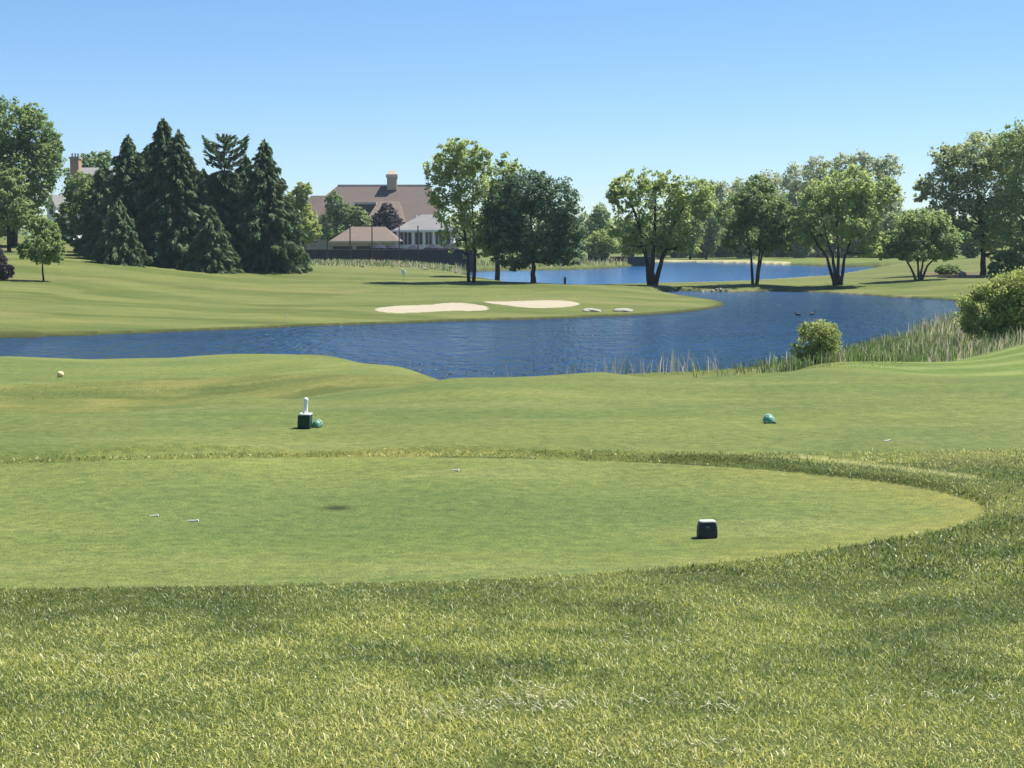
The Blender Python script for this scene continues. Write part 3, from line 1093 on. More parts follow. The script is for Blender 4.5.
def spruce(label, px, r, top, hwpx, lv=34, sparse_top=False, low=0.055, fat=0.66):
    b = polar(px, r)
    z0 = gz(b[0], b[1])
    H = at_y(px, top, b[1])[2] - z0
    root = empty("spruce_tree", (b[0], b[1], z0), label, "spruce", "spruces along the left hillside")
    me, br = spruce_mesh(H, hwpx * b[1] / F, lv, sparse_top, low, fat)
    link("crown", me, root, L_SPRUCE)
    mb = MB()
    mb.tube([(0, 0, -0.3), (0.03, 0, H * 0.3), (0, 0.02, H * 0.7), (0, 0, H * 0.99)], [0.34, 0.25, 0.12, 0.02], 9)
    mb.add(br.v, br.f)
    mb.build("trunk", M_BARK, root, smooth_shade=True)
    return root


# --- left side
tree("shade_tree", "huge leafy dark green tree cut off by the frame's left edge, behind the young tree", "tree", 14, 214,
     [(-28, 150, 45, 45), (12, 128, 28, 28), (36, 136, 22, 26), (47, 165, 17, 30), (18, 180, 35, 35), (-12, 210, 40, 30), (24, 204, 16, 20), (48, 150, 14, 18), (30, 116, 12, 12)],
     L_OAK, 30000, 0.26, [[(14, None), (12, 205), (10, 150)]], 0.45, porous=0.12)
tree("shade_tree", "lighter rounded leafy tree standing in front of the huge tree by the left edge", "tree", 10, 200,
     [(4, 198, 18, 18), (20, 214, 16, 16), (-8, 215, 20, 18), (14, 182, 12, 14)], L_FAR, 9000, 0.24, [[(10, None), (9, 205)]], 0.22, porous=0.2)
tree("young_tree", "small bright green young tree alone on the left lawn", "tree", 43, 151,
     [(43, 244, 19, 14), (41, 228, 12, 10), (55, 248, 12, 12), (29, 250, 12, 11), (44, 257, 16, 8), (36, 222, 7, 7), (50, 232, 10, 10)], L_YOUNG, 8500, 0.155,
     [[(43, None), (43, 262), (42, 232)]], 0.085, porous=0.25)
tree("plum_bush", "dark plum coloured bush at the left edge below the lawn tree", "bush", 1, 150,
     [(-4, 264, 12, 13), (4, 270, 9, 10), (-2, 256, 7, 7)], L_PLUM, 3800, 0.15, [[(1, None), (0, 268)]], 0.06)
tree("shade_tree", "dark mid-size leafy tree between the gabled roof and the spruces", "tree", 84, 204,
     [(82, 192, 20, 18), (78, 217, 19, 20), (96, 230, 16, 17), (92, 205, 18, 18), (72, 235, 12, 10)], L_OAK, 12000, 0.24, [[(87, None), (87, 245), (84, 200)]], 0.28, porous=0.15)
tree("shade_tree", "round dark treetop showing above the brick chimney house", "tree", 92, 285,
     [(92, 163, 15, 11), (104, 162, 12, 11), (78, 176, 14, 12), (100, 185, 22, 20)], L_OAK, 6000, 0.32, [[(92, None), (92, 180)]], 0.3)
for s in (("bulky spruce at the left end of the spruce row beside the leafy tree", 106, 196, 163, 27, 30),
          ("broad spruce second from the row's left end with a blunt top", 131, 190, 136, 37, 36),
          ("middling spruce tucked behind the tallest spruce's left flank", 150, 200, 146, 32, 34),
          ("tallest spruce of the left hillside row with a sharp dense tip", 166, 188, 119, 40, 42),
          ("spruce with a shoulder just right of the tallest spruce", 181, 186, 131, 38, 38),
          ("shorter spruce filling the dip between the tallest and the sparse-topped one", 205, 192, 170, 34, 32)):
    spruce(*s)
spruce("spruce with a sparse candelabra top of upswept bare branches", 226, 188, 135, 36, 36, True)
spruce("shorter spruce wedged between the sparse-topped one and the pointed right one", 247, 192, 156, 31, 34)
spruce("pointed narrow spruce nearly at the right end of the row", 266, 186, 141, 37, 38)
spruce("small low spruce at the right end of the row nearest the clubhouse", 285, 190, 200, 20, 24)
spruce("small low spruce in front of the broad pair, skirts on the grass", 120, 181, 200, 24, 24)
spruce("small low spruce standing forward of the sparse-topped spruce", 212, 181, 208, 24, 24)

# --- around the clubhouse
tree("shade_tree", "yellow-green tree rising behind the row's last small spruce", "tree", 303, 250,
     [(300, 214, 13, 15), (296, 200, 11, 10), (311, 230, 12, 13), (303, 190, 9, 8)], L_WILLOW, 7500, 0.26, [[(304, None), (301, 210)]], 0.2, porous=0.2)
tree("shade_tree", "dark green tree with two bumps in front of the big brown roof", "tree", 338, 308,
     [(334, 205, 10, 12), (346, 214, 10, 12), (329, 226, 16, 13), (352, 227, 10, 12), (338, 234, 14, 9)], L_OAK, 9000, 0.28, [[(338, None), (337, 215)]], 0.24, porous=0.12)
tree("shade_tree", "small olive green tree by the dormer of the brown roof", "tree", 362, 307,
     [(362, 222, 9, 10), (359, 213, 6, 6), (366, 232, 8, 8)], L_FAR, 3000, 0.28, [[(362, None), (362, 225)]], 0.16)
tree("plum_tree", "dark purple-leaved tree in front of the clubhouse roof", "tree", 386, 308,
     [(386, 212, 8, 9), (380, 222, 11, 9), (392, 221, 10, 9), (386, 229, 12, 7)], L_PLUM, 5500, 0.26, [[(386, None), (386, 222)]], 0.18)

# --- centre
tree("cottonwood_tree", "tall airy twin-trunked cottonwood beside the dark maple", "tree", 471, 170,
     [(453, 163, 24, 18), (438, 168, 16, 14), (468, 155, 20, 15), (482, 158, 9, 12), (443, 192, 16, 17), (468, 186, 21, 21), (455, 216, 19, 19), (472, 232, 17, 19), (462, 250, 14, 8), (452, 145, 14, 6), (450, 238, 13, 11), (482, 248, 12, 10)],
     L_COTTON, 17500, 0.20, [[(469, None), (468, 255), (460, 200), (455, 165)], [(473.5, None), (475, 255), (472, 205), (474, 165)]], 0.18, porous=0.40, clump=0.22)
tree("cottonwood_tree", "pale airy treetop peeking between the twin-trunked tree and the maple", "tree", 497, 186,
     [(508, 160, 12, 9), (500, 176, 17, 15), (518, 172, 9, 10), (496, 200, 18, 20), (500, 225, 18, 18)], L_COTTON, 9000, 0.21, [[(497, None), (498, 235), (503, 175)]], 0.27, porous=0.40, clump=0.22)
tree("maple_tree", "dense dark green maple with a wide low crown by the lake", "tree", 533, 171,
     [(526, 190, 28, 19), (504, 206, 22, 22), (556, 203, 24, 23), (532, 224, 36, 26), (500, 234, 21, 20), (567, 232, 20, 22), (545, 250, 30, 16), (514, 256, 25, 13), (572, 254, 14, 11), (541, 181, 16, 11), (492, 220, 12, 14)],
     L_MAPLE, 30000, 0.20, [[(533, None), (533, 262), (531, 215)]], 0.28, porous=0.10, clump=0.22, flat=0.6)
tree("cottonwood_tree", "broad airy tree with three forking trunks on the shore between maple and rocks", "tree", 652, 177.5,
     [(630, 184, 19, 13), (653, 179, 18, 11), (622, 200, 17, 18), (690, 191, 21, 14), (660, 203, 26, 19), (685, 214, 23, 20), (625, 228, 18, 18), (652, 234, 22, 16), (680, 237, 21, 12), (704, 203, 11, 18), (614, 190, 9, 11), (672, 180, 12, 9), (632, 246, 17, 9), (668, 247, 16, 8), (652, 244, 14, 9), (690, 246, 14, 8)],
     L_COTTON, 21000, 0.22, [[(650.5, None), (646, 258), (636, 215), (628, 195)], [(652.5, None), (653, 255), (655, 215), (655, 190)], [(655, None), (662, 257), (675, 222), (688, 200)]], 0.27, porous=0.40, clump=0.22)
tree("cottonwood_tree", "slim twin-stemmed tree on the grass strip beside the lake", "tree", 755, 182,
     [(757, 198, 24, 15), (738, 214, 20, 18), (776, 214, 20, 18), (755, 233, 26, 14), (735, 240, 15, 11), (785, 238, 14, 14), (760, 184, 14, 9), (768, 246, 12, 8), (744, 247, 12, 7)], L_OAK, 13500, 0.23,
     [[(753, None), (751, 255), (744, 220)], [(756.5, None), (759, 255), (762, 205)], [(757, None), (762, 256), (776, 215)]], 0.16, porous=0.40, clump=0.22)
tree("cottonwood_tree", "wide multi-trunked tree fanning from one base on the grass strip", "tree", 838, 182,
     [(828, 194, 26, 18), (850, 184, 22, 17), (814, 214, 22, 18), (866, 204, 20, 20), (840, 220, 30, 15), (806, 234, 15, 12), (870, 230, 14, 16), (858, 251, 9, 8), (845, 206, 22, 16), (888, 190, 12, 14), (836, 238, 20, 10), (815, 243, 10, 8), (872, 247, 10, 9)],
     L_COTTON, 16500, 0.23, [[(835, None), (828, 258), (815, 240), (808, 228)], [(837, None), (832, 255), (826, 235), (820, 205)], [(838.5, None), (839, 255), (838, 225), (842, 190)], [(841, None), (845, 258), (852, 238), (864, 205)]],
     0.19, porous=0.38, clump=0.22)
tree("small_tree", "low spreading multi-stemmed tree with a dome crown near the mulch bed", "tree", 920, 189.5,
     [(920, 222, 27, 12), (896, 240, 19, 10), (945, 238, 17, 13), (918, 240, 26, 12), (884, 249, 10, 8), (954, 250, 7, 8), (935, 222, 16, 11), (898, 251, 14, 9), (944, 252, 13, 9), (880, 255, 8, 6), (918, 252, 20, 8)], L_FAR, 16000, 0.21,
     [[(917, None), (912, 268), (902, 255), (893, 243)], [(919, None), (918, 266), (917, 250), (920, 230)], [(921, None), (927, 266), (938, 256), (946, 240)], [(920, None), (923, 262), (930, 245)]], 0.15, porous=0.12, bark=M_BARK_PALE)
tree("shade_tree", "very large grey-green tree with a single trunk right of the dome-crowned tree", "tree", 983, 212,
     [(962, 168, 28, 20), (985, 152, 28, 20), (938, 184, 22, 14), (1008, 160, 20, 22), (980, 193, 34, 24), (1000, 215, 26, 24), (962, 214, 20, 18), (925, 192, 11, 12), (992, 238, 24, 12), (950, 156, 18, 12), (962, 234, 16, 12), (942, 206, 18, 15), (1003, 252, 16, 9)],
     L_SILVER, 30000, 0.24, [[(983, None), (983, 250), (980, 200), (975, 165)]], 0.36, porous=0.32, clump=0.22)
tree("shade_tree", "massive darker tree cut off by the frame's right edge", "tree", 1034, 206,
     [(1014, 142, 21, 18), (1036, 150, 34, 28), (1030, 188, 34, 34), (1012, 224, 24, 24), (1032, 242, 28, 20), (1060, 190, 34, 40)], L_FAR, 18000, 0.25, [[(1034, None), (1034, 230), (1034, 170)]], 0.4, porous=0.2)
tree("bush", "dark bush in the shade at the foot of the right edge trees", "bush", 1006, 200,
     [(1006, 262, 14, 11), (1020, 258, 14, 13), (994, 270, 8, 7)], L_OAK, 5000, 0.22, [[(1006, None), (1006, 264)]], 0.08)
tree("bush", "low clipped dark hedge beside the pale boulder on the mulch bed", "hedge", 948, 214,
     [(943, 270, 9, 4.5), (952, 270, 9, 4.5), (948, 268.5, 8, 4)], L_OAK, 3200, 0.15, [[(948, None), (948, 271)]], 0.05, limbs=False)
tree("bush", "tiny round grass-green shrub on the strip left of the dome-crowned tree", "bush", 905, 192,
     [(905, 284, 7, 3.5), (899, 285, 5, 3)], L_OAK, 1400, 0.15, [[(905, None), (905, 284)]], 0.04, limbs=False)
tree("willow_bush", "big yellow-green willow thicket above the reeds at the right edge", "bush", 1002, 84,
     [(1000, 292, 20, 14), (1022, 285, 20, 15), (974, 304, 15, 13), (1010, 308, 24, 14), (1040, 298, 24, 22), (986, 294, 13, 13), (990, 318, 26, 12), (1025, 320, 26, 12), (974, 324, 13, 10), (996, 334, 24, 10), (1028, 336, 26, 12)], L_WILLOW, 30000, 0.095,
     [[(1000, None), (996, 300)], [(1004, None), (1016, 296)], [(996, None), (980, 305)]], 0.05, porous=0.36, droop=-0.8, clump=0.42)
tree("shrub", "round green shrub standing alone in the reeds at the pond's edge", "shrub", 817, 66.5,
     [(816, 338, 20, 15), (805, 346, 13, 13), (829, 344, 13, 14), (822, 330, 13, 9), (808, 331, 10, 9), (817, 354, 17, 8)], L_WILLOW, 9000, 0.060,
     [[(813, None), (808, 345)], [(817, None), (818, 340)], [(821, None), (828, 345)]], 0.025, porous=0.30, clump=0.30, droop=-0.6)

# --- far shore: individual trees
far_specs = [(600, 340, [(600, 214, 9, 9), (597, 226, 12, 13), (604, 236, 10, 10)], L_FAR, "pale feathery tree seen in the gap right of the dark maple"),
             (601, 325, [(600, 240, 12, 9), (610, 247, 9, 8), (592, 248, 8, 7)], L_WILLOW, "rounded yellow-green willow over the far end of the dark fence"),
             (700, 430, [(700, 205, 15, 18), (695, 232, 20, 20), (708, 190, 9, 9)], L_FAR, "far tree with a wispy tip just right of the three-forked tree"),
             (722, 440, [(722, 195, 12, 14), (720, 225, 18, 24)], L_SILVER, "slender silvery far tree with a notch of sky on either side"),
             (742, 450, [(740, 192, 14, 12), (745, 222, 20, 26)], L_SILVER, "silvery far tree directly behind the slim twin-stemmed tree's left side"),
             (772, 440, [(770, 186, 16, 14), (772, 222, 20, 28)], L_SILVER, "silvery far tree behind the slim twin-stemmed tree's right side"),
             (797, 435, [(795, 178, 16, 14), (797, 218, 20, 30), (800, 196, 16, 16)], L_SILVER, "tall silvery far tree at the left end of the poplar rank"),
             (818, 428, [(817, 170, 15, 13), (818, 200, 20, 24), (818, 232, 20, 18)], L_SILVER, "silvery far poplar second in the rank behind the fanning trunks"),
             (842, 424, [(842, 168, 14, 13), (842, 200, 20, 24), (840, 232, 20, 14)], L_SILVER, "silvery far poplar above the middle of the fanning trunks"),
             (862, 420, [(861, 165, 14, 13), (862, 196, 18, 26), (864, 228, 18, 20)], L_SILVER, "tallest silvery far poplar of the rank"),
             (886, 416, [(884, 168, 14, 13), (886, 198, 16, 24), (888, 228, 20, 22)], L_SILVER, "silvery far poplar at the right end of the rank before the sky gap"),
             (902, 400, [(903, 222, 10, 10), (898, 238, 14, 14)], L_OAK, "low dark far tree in the dip behind the dome-crowned tree"),
             (680, 436, [(680, 238, 14, 13), (672, 244, 12, 10)], L_OAK, "low dark far tree seen under the three-forked tree's right limbs"),
             (725, 420, [(725, 240, 16, 12), (712, 244, 12, 10), (738, 244, 12, 10)], L_OAK, "low spreading far tree on the lawn beyond the lake, left of the twin stems"),
             (785, 418, [(786, 238, 14, 12), (776, 244, 10, 8)], L_OAK, "low spreading far tree on the lawn just left of the pink house"),
             (690, 400, [(690, 226, 14, 18), (684, 244, 14, 10)], L_FAR, "mid-green far tree in the belt behind the inlet rocks"),
             (706, 405, [(706, 222, 13, 20), (706, 244, 14, 10)], L_OAK, "darker rounded far tree between the three-forked and the twin-stemmed trees"),
             (748, 408, [(748, 222, 16, 20), (750, 244, 16, 10)], L_FAR, "mid-green far tree filling the belt behind the twin stems"),
             (803, 402, [(802, 226, 14, 18), (800, 244, 13, 9)], L_FAR, "mid-green far tree in the belt left of the fanning trunks"),
             (862, 398, [(866, 226, 15, 16), (872, 242, 12, 9)], L_OAK, "dark far tree behind the fanning tree's right limb"),
             (893, 395, [(893, 230, 14, 15), (890, 244, 14, 9)], L_FAR, "mid-green far tree behind the dome-crowned tree's left side"),
             (660, 405, [(662, 236, 14, 14), (655, 246, 12, 9)], L_FAR, "mid-green far tree glimpsed between the three forked trunks"),
             (875, 405, [(876, 240, 12, 11), (884, 246, 8, 7)], L_OAK, "low far tree just right of the pink house"),
             (632, 350, [(632, 235, 14, 14), (640, 246, 10, 8)], L_OAK, "dark far tree filling in behind the three-forked tree's left limbs"),
             (560, 345, [(560, 235, 14, 14), (552, 246, 12, 8), (572, 246, 10, 8)], L_FAR, "far tree hidden largely behind the dark maple"),
             (972, 330, [(972, 236, 14, 12), (960, 244, 12, 9), (985, 244, 12, 9)], L_OAK, "dark far tree behind the single big trunk near the right edge")]
for px_, r_, lob, lm, lab in far_specs:
    lob = lob + [(px_ - 3, 249, lob[-1][2] * 0.9, 8)]
    tree("far_tree", lab, "tree", px_, r_, lob, lm, 8500 if r_ > 380 else 6000, 0.40 if r_ > 380 else 0.32, None, 0.28, porous=0.16, group="trees on the far shore", clump=0.26)

# far-off wood closing the horizon, one mass
Pw, Tw = [], []
for i in range(900):
    a = math.radians(rng.uniform(-40, 40))
    r = rng.uniform(600, 690)
    x0, y0 = r * math.sin(a), r * math.cos(a)
    zb = -2.4
    H = 9 + 7 * vnoise(np.array([a * 60.0]), np.array([3.0]), 77)[0] + rng.normal(0, 1.2)
    m_ = 55
    d = unit(rng.normal(0, 1, (m_, 3)))
    Pw.append(np.array([x0, y0, zb + H * 0.52]) + d * np.array([4.5, 4.5, H * 0.5]) * rng.uniform(0.6, 1.0, (m_, 1)))
    Tw.append(np.clip(rng.normal(0.45, 0.15) + rng.normal(0, 0.15, m_), 0, 1))
P = np.concatenate(Pw)
V, Fq, tt = leaf_quads(P, np.tile([0, 0, 0.8], (len(P), 1)), rng.uniform(0.7, 1.4, len(P)), np.concatenate(Tw), 0.7)
tag(link("far_wood", mesh_np("far_wood", V, Fq, tt), None, L_FAR), "low hazy wood closing the horizon behind everything", "wood", kind="stuff")

# ------------------------------------------------------------------ buildings
M_ROOF = simple_mat("brown_shingle", (0.140, 0.110, 0.094), (0.108, 0.085, 0.074), 1.2, 0.85, (0.3, 1, 6), 0.3)
M_ROOF_TAN = simple_mat("tan_shingle", (0.165, 0.128, 0.102), (0.130, 0.100, 0.082), 1.2, 0.85, (0.3, 1, 6), 0.3)
M_ROOF_GREY = simple_mat("grey_shingle", (0.205, 0.20, 0.195), (0.15, 0.147, 0.145), 1.5, 0.8, (0.3, 1, 6), 0.3)
M_TAN = simple_mat("tan_stucco", (0.42, 0.35, 0.26), (0.36, 0.30, 0.22), 2, 0.9)
M_TRIM = simple_mat("pale_trim", (0.55, 0.46, 0.40), (0.48, 0.40, 0.35), 2, 0.8)
M_DARK = simple_mat("dark_glass", (0.020, 0.026, 0.034), (0.035, 0.042, 0.052), 2, 0.15, spec=0.6)
M_BRICK = simple_mat("red_brick", (0.40, 0.26, 0.20), (0.32, 0.20, 0.15), 5, 0.9, (1, 1, 3))
M_NAVY = simple_mat("navy_canvas", (0.004, 0.006, 0.020), (0.007, 0.009, 0.026), 2, 0.85)
M_SCREEN = simple_mat("dark_windscreen", (0.030, 0.032, 0.044), (0.040, 0.042, 0.055), 2, 0.9)
M_IRON = simple_mat("dark_iron", (0.028, 0.026, 0.026), (0.04, 0.036, 0.034), 3, 0.6)
M_PINK = simple_mat("pinkish_render", (0.55, 0.44, 0.40), (0.48, 0.39, 0.36), 2, 0.9)

# clubhouse, main block
YC = 322.0


def XZ(px, py, Y=YC):
    p = at_y(px, py, Y)
    return p[0], p[2]


cx0 = XZ(370, 258)[0]
zg = gz(cx0, YC) - 0.3
club = empty("clubhouse", (cx0, YC, zg), "long brown-roofed clubhouse with a chimney behind the dark fence", "clubhouse")


def lx(px, Y=YC): return XZ(px, 258, Y)[0] - cx0
def lz(py, Y=YC): return XZ(370, py, Y)[1] - zg


w_ = MB().box(lx(306), lx(435), 1.5, 19.5, 0, lz(224.5))
w_.build("wall", M_TAN, club)
roof = MB().hip(lx(290), lx(440), 0, 21, lz(225), lz(185.6, YC + 10.5), lx(333), lx(428.5)).build("roof", M_ROOF, club)
MB().box(lx(333), lx(428.5), 10.35, 10.65, lz(185.8, YC + 10.5) - 0.05, lz(184.6, YC + 10.5)).build("ridge_cap", M_TRIM, roof)
MB().hip(lx(286), lx(326), 3, 19, lz(230), lz(195.6, YC + 11), lx(305), lx(324)).build("roof", M_ROOF, club, label="lower roof of the side wing")
MB().box(lx(292), lx(305.4), 5, 17, 0, lz(230.2)).build("wall", M_TAN, club)
ch_ = MB()
ch_.box(lx(384), lx(394), 9.0, 11.4, lz(190, YC + 10), lz(177.5, YC + 10))
chim = ch_.build("chimney", M_TAN, roof)
MB().box(lx(383), lx(395), 8.8, 11.6, lz(177.45, YC + 10), lz(174.5, YC + 10)).build("chimney_cap", M_TRIM, chim)
MB().hip(lx(384), lx(394), 9.0, 11.4, lz(174.45, YC + 10), lz(170.5, YC + 10), lx(386.5), lx(391.5)).build("chimney_hood", M_TAN, chim)
# dormer: dark window band with a flat lid
ydm = 2.4
dm = MB().box(lx(356, YC + ydm), lx(376, YC + ydm), ydm, ydm + 6, lz(214, YC + ydm), lz(204.5, YC + ydm)).build("dormer", M_ROOF, club)
MB().box(lx(359, YC + ydm), lx(374, YC + ydm), ydm - 0.08, ydm - 0.003, lz(212, YC + ydm), lz(206, YC + ydm)).build("window", M_DARK, dm)
MB().box(lx(355, YC + ydm), lx(377, YC + ydm), ydm - 0.8, ydm + 6.2, lz(204.45, YC + ydm), lz(202.4, YC + ydm)).build("dormer_roof", M_TRIM, dm)
# forward wing with its own hip roof
yf = -4.5
MB().hip(lx(365, YC + yf), lx(404, YC + yf), yf, yf + 13, lz(222, YC + yf), lz(200.8, YC + yf + 6), lx(376, YC + yf), lx(397, YC + yf), ry=yf + 7).build("roof", M_ROOF_TAN, club, label="hip roof of the forward wing")
MB().box(lx(368, YC + yf), lx(402, YC + yf), yf + 0.8, yf + 5.9, 0, lz(222.2, YC + yf)).build("wall", M_TAN, club)
for a, b in ((370, 374), (377, 383), (388, 394), (396, 400)):
    MB().box(lx(a, YC + yf), lx(b, YC + yf), yf + 0.7, yf + 0.797, lz(236, YC + yf), lz(226, YC + yf)).build("window", M_DARK, club)
for a in (310, 320, 330, 340, 350, 412, 420, 428):
    MB().box(lx(a), lx(a + 5), 1.4, 1.497, lz(240), lz(230)).build("window", M_DARK, club)

# grey-roofed pavilion with white columns
YP = 300.0
px0_ = at_y(424, 255, YP)[0]
zp = gz(px0_, YP) - 0.2
pav = empty("pavilion", (px0_, YP, zp), "white pavilion with a light grey hip roof and dark window bays", "pavilion")


def pxx(px): return at_y(px, 255, YP)[0] - px0_
def pzz(py): return at_y(424, py, YP)[2] - zp


MB().hip(pxx(392), pxx(458), 0, 13, pzz(230.5), pzz(214, ), pxx(420), pxx(436)).build("roof", M_ROOF_GREY, pav)
MB().box(pxx(391.5), pxx(458.5), -0.15, -0.02, pzz(231.6), pzz(229.8)).build("fascia", M_WHITE, pav)
MB().tube([(pxx(414), 6, pzz(222)), (pxx(414), 6, pzz(214.5))], 0.28, 10).build("vent_pipe", M_WHITE, pav)
MB().box(pxx(396), pxx(454), 1.2, 12, 0, pzz(230.9)).build("wall", M_WHITE, pav)
for a, b in ((400, 403), (404, 407), (408, 411), (415, 418), (419, 422), (425.5, 428), (429, 431.5), (435.5, 438), (439, 442), (446, 450)):
    MB().box(pxx(a), pxx(b), 1.08, 1.197, pzz(244.5), pzz(232.5)).build("window", M_DARK, pav)
for a in (398, 413, 423.8, 433.5, 444.3, 453):
    MB().tube([(pxx(a), 0.5, -0.1), (pxx(a), 0.5, pzz(230.4))], 0.2, 12).build("column", M_WHITE, pav)

# low building in front
YB = 288.0
bx0 = at_y(364, 255, YB)[0]
zb_ = gz(bx0, YB) - 0.2
lowb = empty("cart_shed", (bx0, YB, zb_), "low tan-walled building with a wide brown hip roof behind the net poles", "building")


def bx(px): return at_y(px, 255, YB)[0] - bx0
def bz(py): return at_y(364, py, YB)[2] - zb_


MB().hip(bx(329), bx(399), 0, 12, bz(241.3), bz(226.5), bx(348.5), bx(383)).build("roof", M_ROOF_TAN, lowb)
MB().box(bx(329), bx(399), -0.12, -0.02, bz(242.6), bz(240.9)).build("fascia", M_TRIM, lowb)
MB().box(bx(332), bx(396), 0.8, 11, 0, bz(241.6)).build("wall", M_TAN, lowb)
for a, b in ((332.5, 352), (356, 372), (376, 393)):
    MB().box(bx(a), bx(b), 0.68, 0.797, 0.1, bz(246.3)).build("garage_door", M_DARK, lowb)


# dark windscreen fences: panel + posts
def fence(pxa, pxb, r, ytop, label, n_post, zbot=None):
    a = polar(pxa, r); b = polar(pxb, r)
    za, zb2 = gz(*a), gz(*b)
    top = at_y((pxa + pxb) / 2, ytop, (a[1] + b[1]) / 2)[2]
    root = empty("fence", (a[0], a[1], za), label, "fence")
    n = 14
    vs, fs = [], []
    for i in range(n + 1):
        t = i / n
        p = a * (1 - t) + b * t
        g = gz(p[0], p[1]) + 0.05
        for dy in (-0.03, 0.03):
            vs += [(p[0] - a[0], p[1] - a[1] + dy, g - za), (p[0] - a[0], p[1] - a[1] + dy, top - za)]
    for i in range(n):
        k = i * 4
        fs += [(k, k + 4, k + 5, k + 1), (k + 6, k + 2, k + 3, k + 7), (k + 1, k + 5, k + 7, k + 3), (k, k + 2, k + 6, k + 4)]
    fs += [(0, 1, 3, 2), (n * 4, n * 4 + 2, n * 4 + 3, n * 4 + 1)]
    MB().add(vs, fs).build("screen_panel", M_SCREEN, root)
    MB().tube([(0, -0.12, top - za), (b[0] - a[0], b[1] - a[1] - 0.12, top - za)], 0.05, 6).build("top_rail", M_IRON, root)
    for i in range(n_post):
        t = i / (n_post - 1)
        p = a * (1 - t) + b * t
        MB().tube([(p[0] - a[0], p[1] - a[1] - 0.12, gz(*p) - za - 0.2), (p[0] - a[0], p[1] - a[1] - 0.12, top - za + 0.12)], 0.05, 6).build("post", M_IRON, root)


fence(293, 474, 270, 249.6, "long low dark windscreen fence in front of the clubhouse", 22)
fence(588, 608, 326, 253.2, "short dark windscreen fence under the yellow-green willow", 4)
fence(610, 652, 332, 256.8, "lower dark fence continuing behind the three-forked tree", 6)

for px_, lab in ((327.5, "leftmost tall dark net pole, in front of the garage doors' left end"), (350.3, "tall dark net pole over the left third of the low building's roof"),
                 (372.2, "tall dark net pole before the middle of the low building"), (399.3, "tall dark net pole where low roof and white pavilion meet"),
                 (418.2, "tall dark net pole in front of the white pavilion's windows")):
    p = polar(px_, 267)
    z0 = gz(*p)
    H = at_y(px_, 226.5, p[1])[2] - z0
    root = empty("net_pole", (p[0], p[1], z0), lab, "pole", "net poles by the clubhouse fence")
    MB().tube([(0, 0, -0.3), (0, 0, H)], [0.13, 0.10], 8).build("shaft", M_IRON, root)
    MB().lathe([(0.14, 0), (0.14, 0.12), (0.02, 0.2)], 8, (0, 0, H - 0.02)).build("pole_cap", M_IRON, root)
    MB().lathe([(0.3, -0.2), (0.3, 0.12), (0.16, 0.16)], 10).build("footing", M_STONE, root)


# navy parasols
def parasol(px, r, top, hwpx, label):
    p = polar(px, r)
    z0 = gz(*p)
    H = at_y(px, top, p[1])[2] - z0
    w = hwpx * p[1] / F
    root = empty("parasol", (p[0], p[1], z0), label, "parasol", "navy parasols at the clubhouse terrace")
    n = 8
    vs = [(0, 0, H)]
    for k in range(n * 4):
        a = 2 * math.pi * k / (n * 4)
        s = 1 - 0.07 * (0.5 - 0.5 * math.cos(a * n))
        vs.append((w * s * math.cos(a), w * s * math.sin(a), H - 0.85 + 0.10 * (0.5 - 0.5 * math.cos(a * n))))
    m_ = len(vs)
    vs += [(a, b, c - 0.22) for a, b, c in vs[1:]]
    fs = [(0, 1 + k, 1 + (k + 1) % (n * 4)) for k in range(n * 4)] + [(1 + k, m_ + k, m_ + (k + 1) % (n * 4), 1 + (k + 1) % (n * 4)) for k in range(n * 4)]
    MB().add(vs, fs).build("canopy", M_NAVY, root)
    MB().tube([(0, 0, -0.2), (0, 0, H + 0.12)], 0.04, 8).build("pole", M_WHITE, root)
    MB().lathe([(0.32, 0), (0.32, 0.08), (0.06, 0.14)], 12).build("base", M_IRON, root)


for px_, top, lab in ((309, 236.5, "navy parasol left of the low building, under the yellow-green tree"), (379, 243.4, "navy parasol in front of the low building's right doors"),
                      (395.5, 243.6, "navy parasol where the low building ends"), (414, 244.6, "navy parasol before the pavilion's left window bays"),
                      (433, 243.8, "navy parasol before the pavilion's middle columns"), (450, 244.2, "navy parasol closest to the twin-trunked tree")):
    parasol(px_, 281, top, 9.4 if px_ > 320 else 9, lab)

# brick-chimney house on the hill, mostly hidden in trees
YH = 244.0
hx = at_y(80, 200, YH)[0]
zh = gz(hx, YH) - 0.3
house = empty("house", (hx, YH, zh), "pale house with a red brick chimney hidden among the hill trees", "house")


def hxx(px): return at_y(px, 200, YH)[0] - hx
def hzz(py): return at_y(80, py, YH)[2] - zh


MB().box(hxx(66), hxx(110), 0.6, 9, 0, hzz(174)).build("wall", M_TAN, house)
hr = MB().hip(hxx(64), hxx(113), 0, 9.6, hzz(174.3), hzz(166.2), hxx(72), hxx(106)).build("roof", M_ROOF_GREY, house)
hc = MB().box(hxx(71.5), hxx(80), -0.3, 1.4, 0, hzz(159.0)).build("chimney", M_BRICK, house)
MB().box(hxx(70.7), hxx(80.8), -0.45, 1.55, hzz(158.95), hzz(157.0)).build("chimney_cap", M_STONE, hc)
for a in (72.6, 75.6, 78.4):
    MB().lathe([(0.16, 0), (0.13, 0.55), (0.17, 0.6)], 10, (hxx(a), 0.5, hzz(157.1))).build("chimney_pot", M_STONE, hc)
for a in (84, 93, 102):
    MB().box(hxx(a), hxx(a + 5), 0.5, 0.597, hzz(192), hzz(179)).build("window", M_DARK, house)
# gabled white cottage lower down
YG = 226.0
gx = at_y(58, 225, YG)[0]
zg2 = gz(gx, YG) - 0.3
cot = empty("cottage", (gx, YG, zg2), "white gabled cottage with a steep grey roof behind the young tree", "house")


